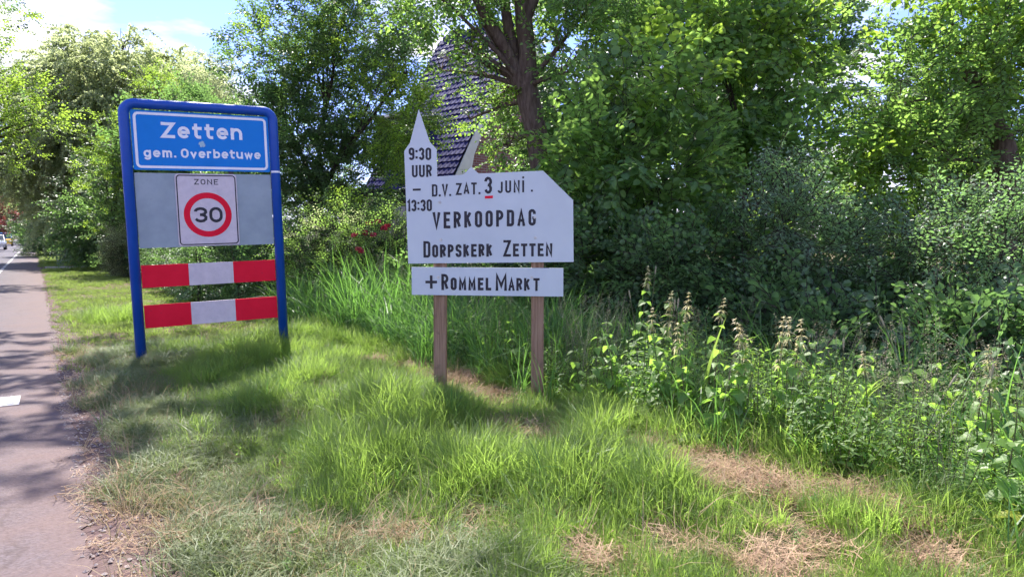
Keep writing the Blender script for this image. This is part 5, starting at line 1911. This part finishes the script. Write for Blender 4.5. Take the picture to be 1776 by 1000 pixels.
# grass stalks with seed heads
for i, (px, py, Yd, lean, lab) in enumerate((
        (1170, 527, 4.5, .02, 'upright seed head stalk with a pale bottlebrush, left one of the close pair'), (1176, 525, 4.5, .05, 'upright seed head stalk, right one of the close pair'),
        (1137, 468, 5.4, .05, 'tallest thin seed head stalk behind the cream-topped nettles'), (1530, 556, 3.9, -.25, 'rusty seed head stalk curving above the drooping blades'),
        (1463, 595, 3.9, -.02, 'short pale seed head stalk beside the drooping blades'), (1722, 640, 3.4, .05, 'brown seed head stalk beside the lone right-hand nettle'),
        (1092, 510, 5.0, -.1, 'thin seed head stalk leaning left near the dusky nettle'), (1652, 660, 3.4, .3, 'brown seed head stalk leaning across the weeds at right'))):
    c = at(px, py, Yd)
    t = thing('seed_stalk', lab, 'grass stalk', (c[0] - lean * c[2], c[1], 0), group='grass stalks with seed heads')
    m = MB()
    h = c[2]
    P_ = [np.array([lean * h * q * q, 0, h * q]) for q in np.linspace(0, 1, 7)]
    m.tube(P_, [.0025] * 6 + [.0015], 4, caps=False)
    obj('stem', m, M['stem'], t)
    m = MB()
    d = P_[-1] - P_[-2]
    d /= np.linalg.norm(d)
    m.tube([P_[-1] - d * .04, P_[-1] - d * .02, P_[-1] + d * .02, P_[-1] + d * .035], [.002, .006, .006, .001], 6)
    obj('seed_head', m, M['seed'], t)

# big-leaved plants near the right edge and one long blade
def big_leaf_weed(px, py, Yd, n, L, mat, label):
    c = at(px, py, Yd)
    t = thing('broad_leaved_weed', label, 'weed', (c[0], c[1], 0))
    m = MB()
    m.tube([(0, 0, 0), (.01, 0, c[2] * .5), (0, .01, c[2])], [.006, .005, .003], 5, caps=False)
    obj('stem', m, M['stem'], t)
    for i in range(n):
        m = MB()
        a = i * 2.3 + rnd(-.3, .3)
        z = c[2] * (.45 + .55 * i / n)
        add_leaf(m, np.array([0, 0, z]), np.array([cos(a), sin(a), .1]), np.array([0, -.5, 1.0]), L * rnd(.8, 1.1), L * .8, .2, .5, 0, 'round')
        obj('leaf', m, mat, t)


big_leaf_weed(1752, 862, 2.75, 4, .07, M['yellow_leaf'], 'weed with large yellowing leaves at the lower right edge')
big_leaf_weed(1725, 750, 3.1, 6, .08, M['bright'], 'weed with bright translucent leaves above the yellowing one')
big_leaf_weed(1585, 625, 3.8, 6, .08, M['bright'], 'weed with broad shining leaves beside the drooping blades')
big_leaf_weed(1195, 750, 3.9, 6, .09, M['nettle'], 'leafy weed with hanging broad leaves at the front of the nettles')
for lab, px, py, Yd, dx, h in (('single long upright grass blade catching the light among the nettles', 1262, 530, 4.25, .16, .85), ('long arching grass blades drooping left above the weeds', 1475, 600, 3.9, -.18, .6),
                               ('long arching grass blades drooping right above the weeds', 1545, 600, 3.9, .22, .6)):
    c = at(px, py, Yd)
    t = thing('reed_grass', lab, 'grass plant', (c[0] - dx, c[1], 0))
    for k in range(1 if 'single' in lab else 4):
        m = MB()
        H_ = c[2] * rnd(.92, 1.04)
        vs = []
        for i in range(9):
            q = i / 8
            x = dx * rnd(.99, 1.01) * q * q * (1 + k * .25)
            z = H_ * (q if 'single' in lab else q - .3 * q ** 4)
            w = .017 * (1 - q ** 3) + .0005
            vs += [(x - w, .01 * k, z), (x + w * .6, .012 * k + .006, z)]
        m.add(vs, [(2 * i, 2 * i + 1, 2 * i + 3, 2 * i + 2) for i in range(8)])
        o = obj('blade', m, M['grass'], t)
        o.rotation_euler = (0, 0, rnd(-.5, .5) if k else 0)

# scrap of red litter in the grass
g = ground_at(262, 742)
m = MB()
m.add([(0, 0, 0.05), (.05, .01, .07), (.06, .04, .05), (.01, .05, .09), (.03, .02, .11)], [(0, 1, 4), (1, 2, 4), (2, 3, 4), (3, 0, 4)])
m.v = [tuple(.6 * q for q in p_) for p_ in m.v]
o = obj('red_litter', m, surf_mat('wrapper', (0.16, 0.01, 0.02), (0.25, 0.03, 0.03), rough=.6), label='small crumpled dark red wrapper lying in the verge grass', category='litter')
o.location = (g[0], g[1], 0)
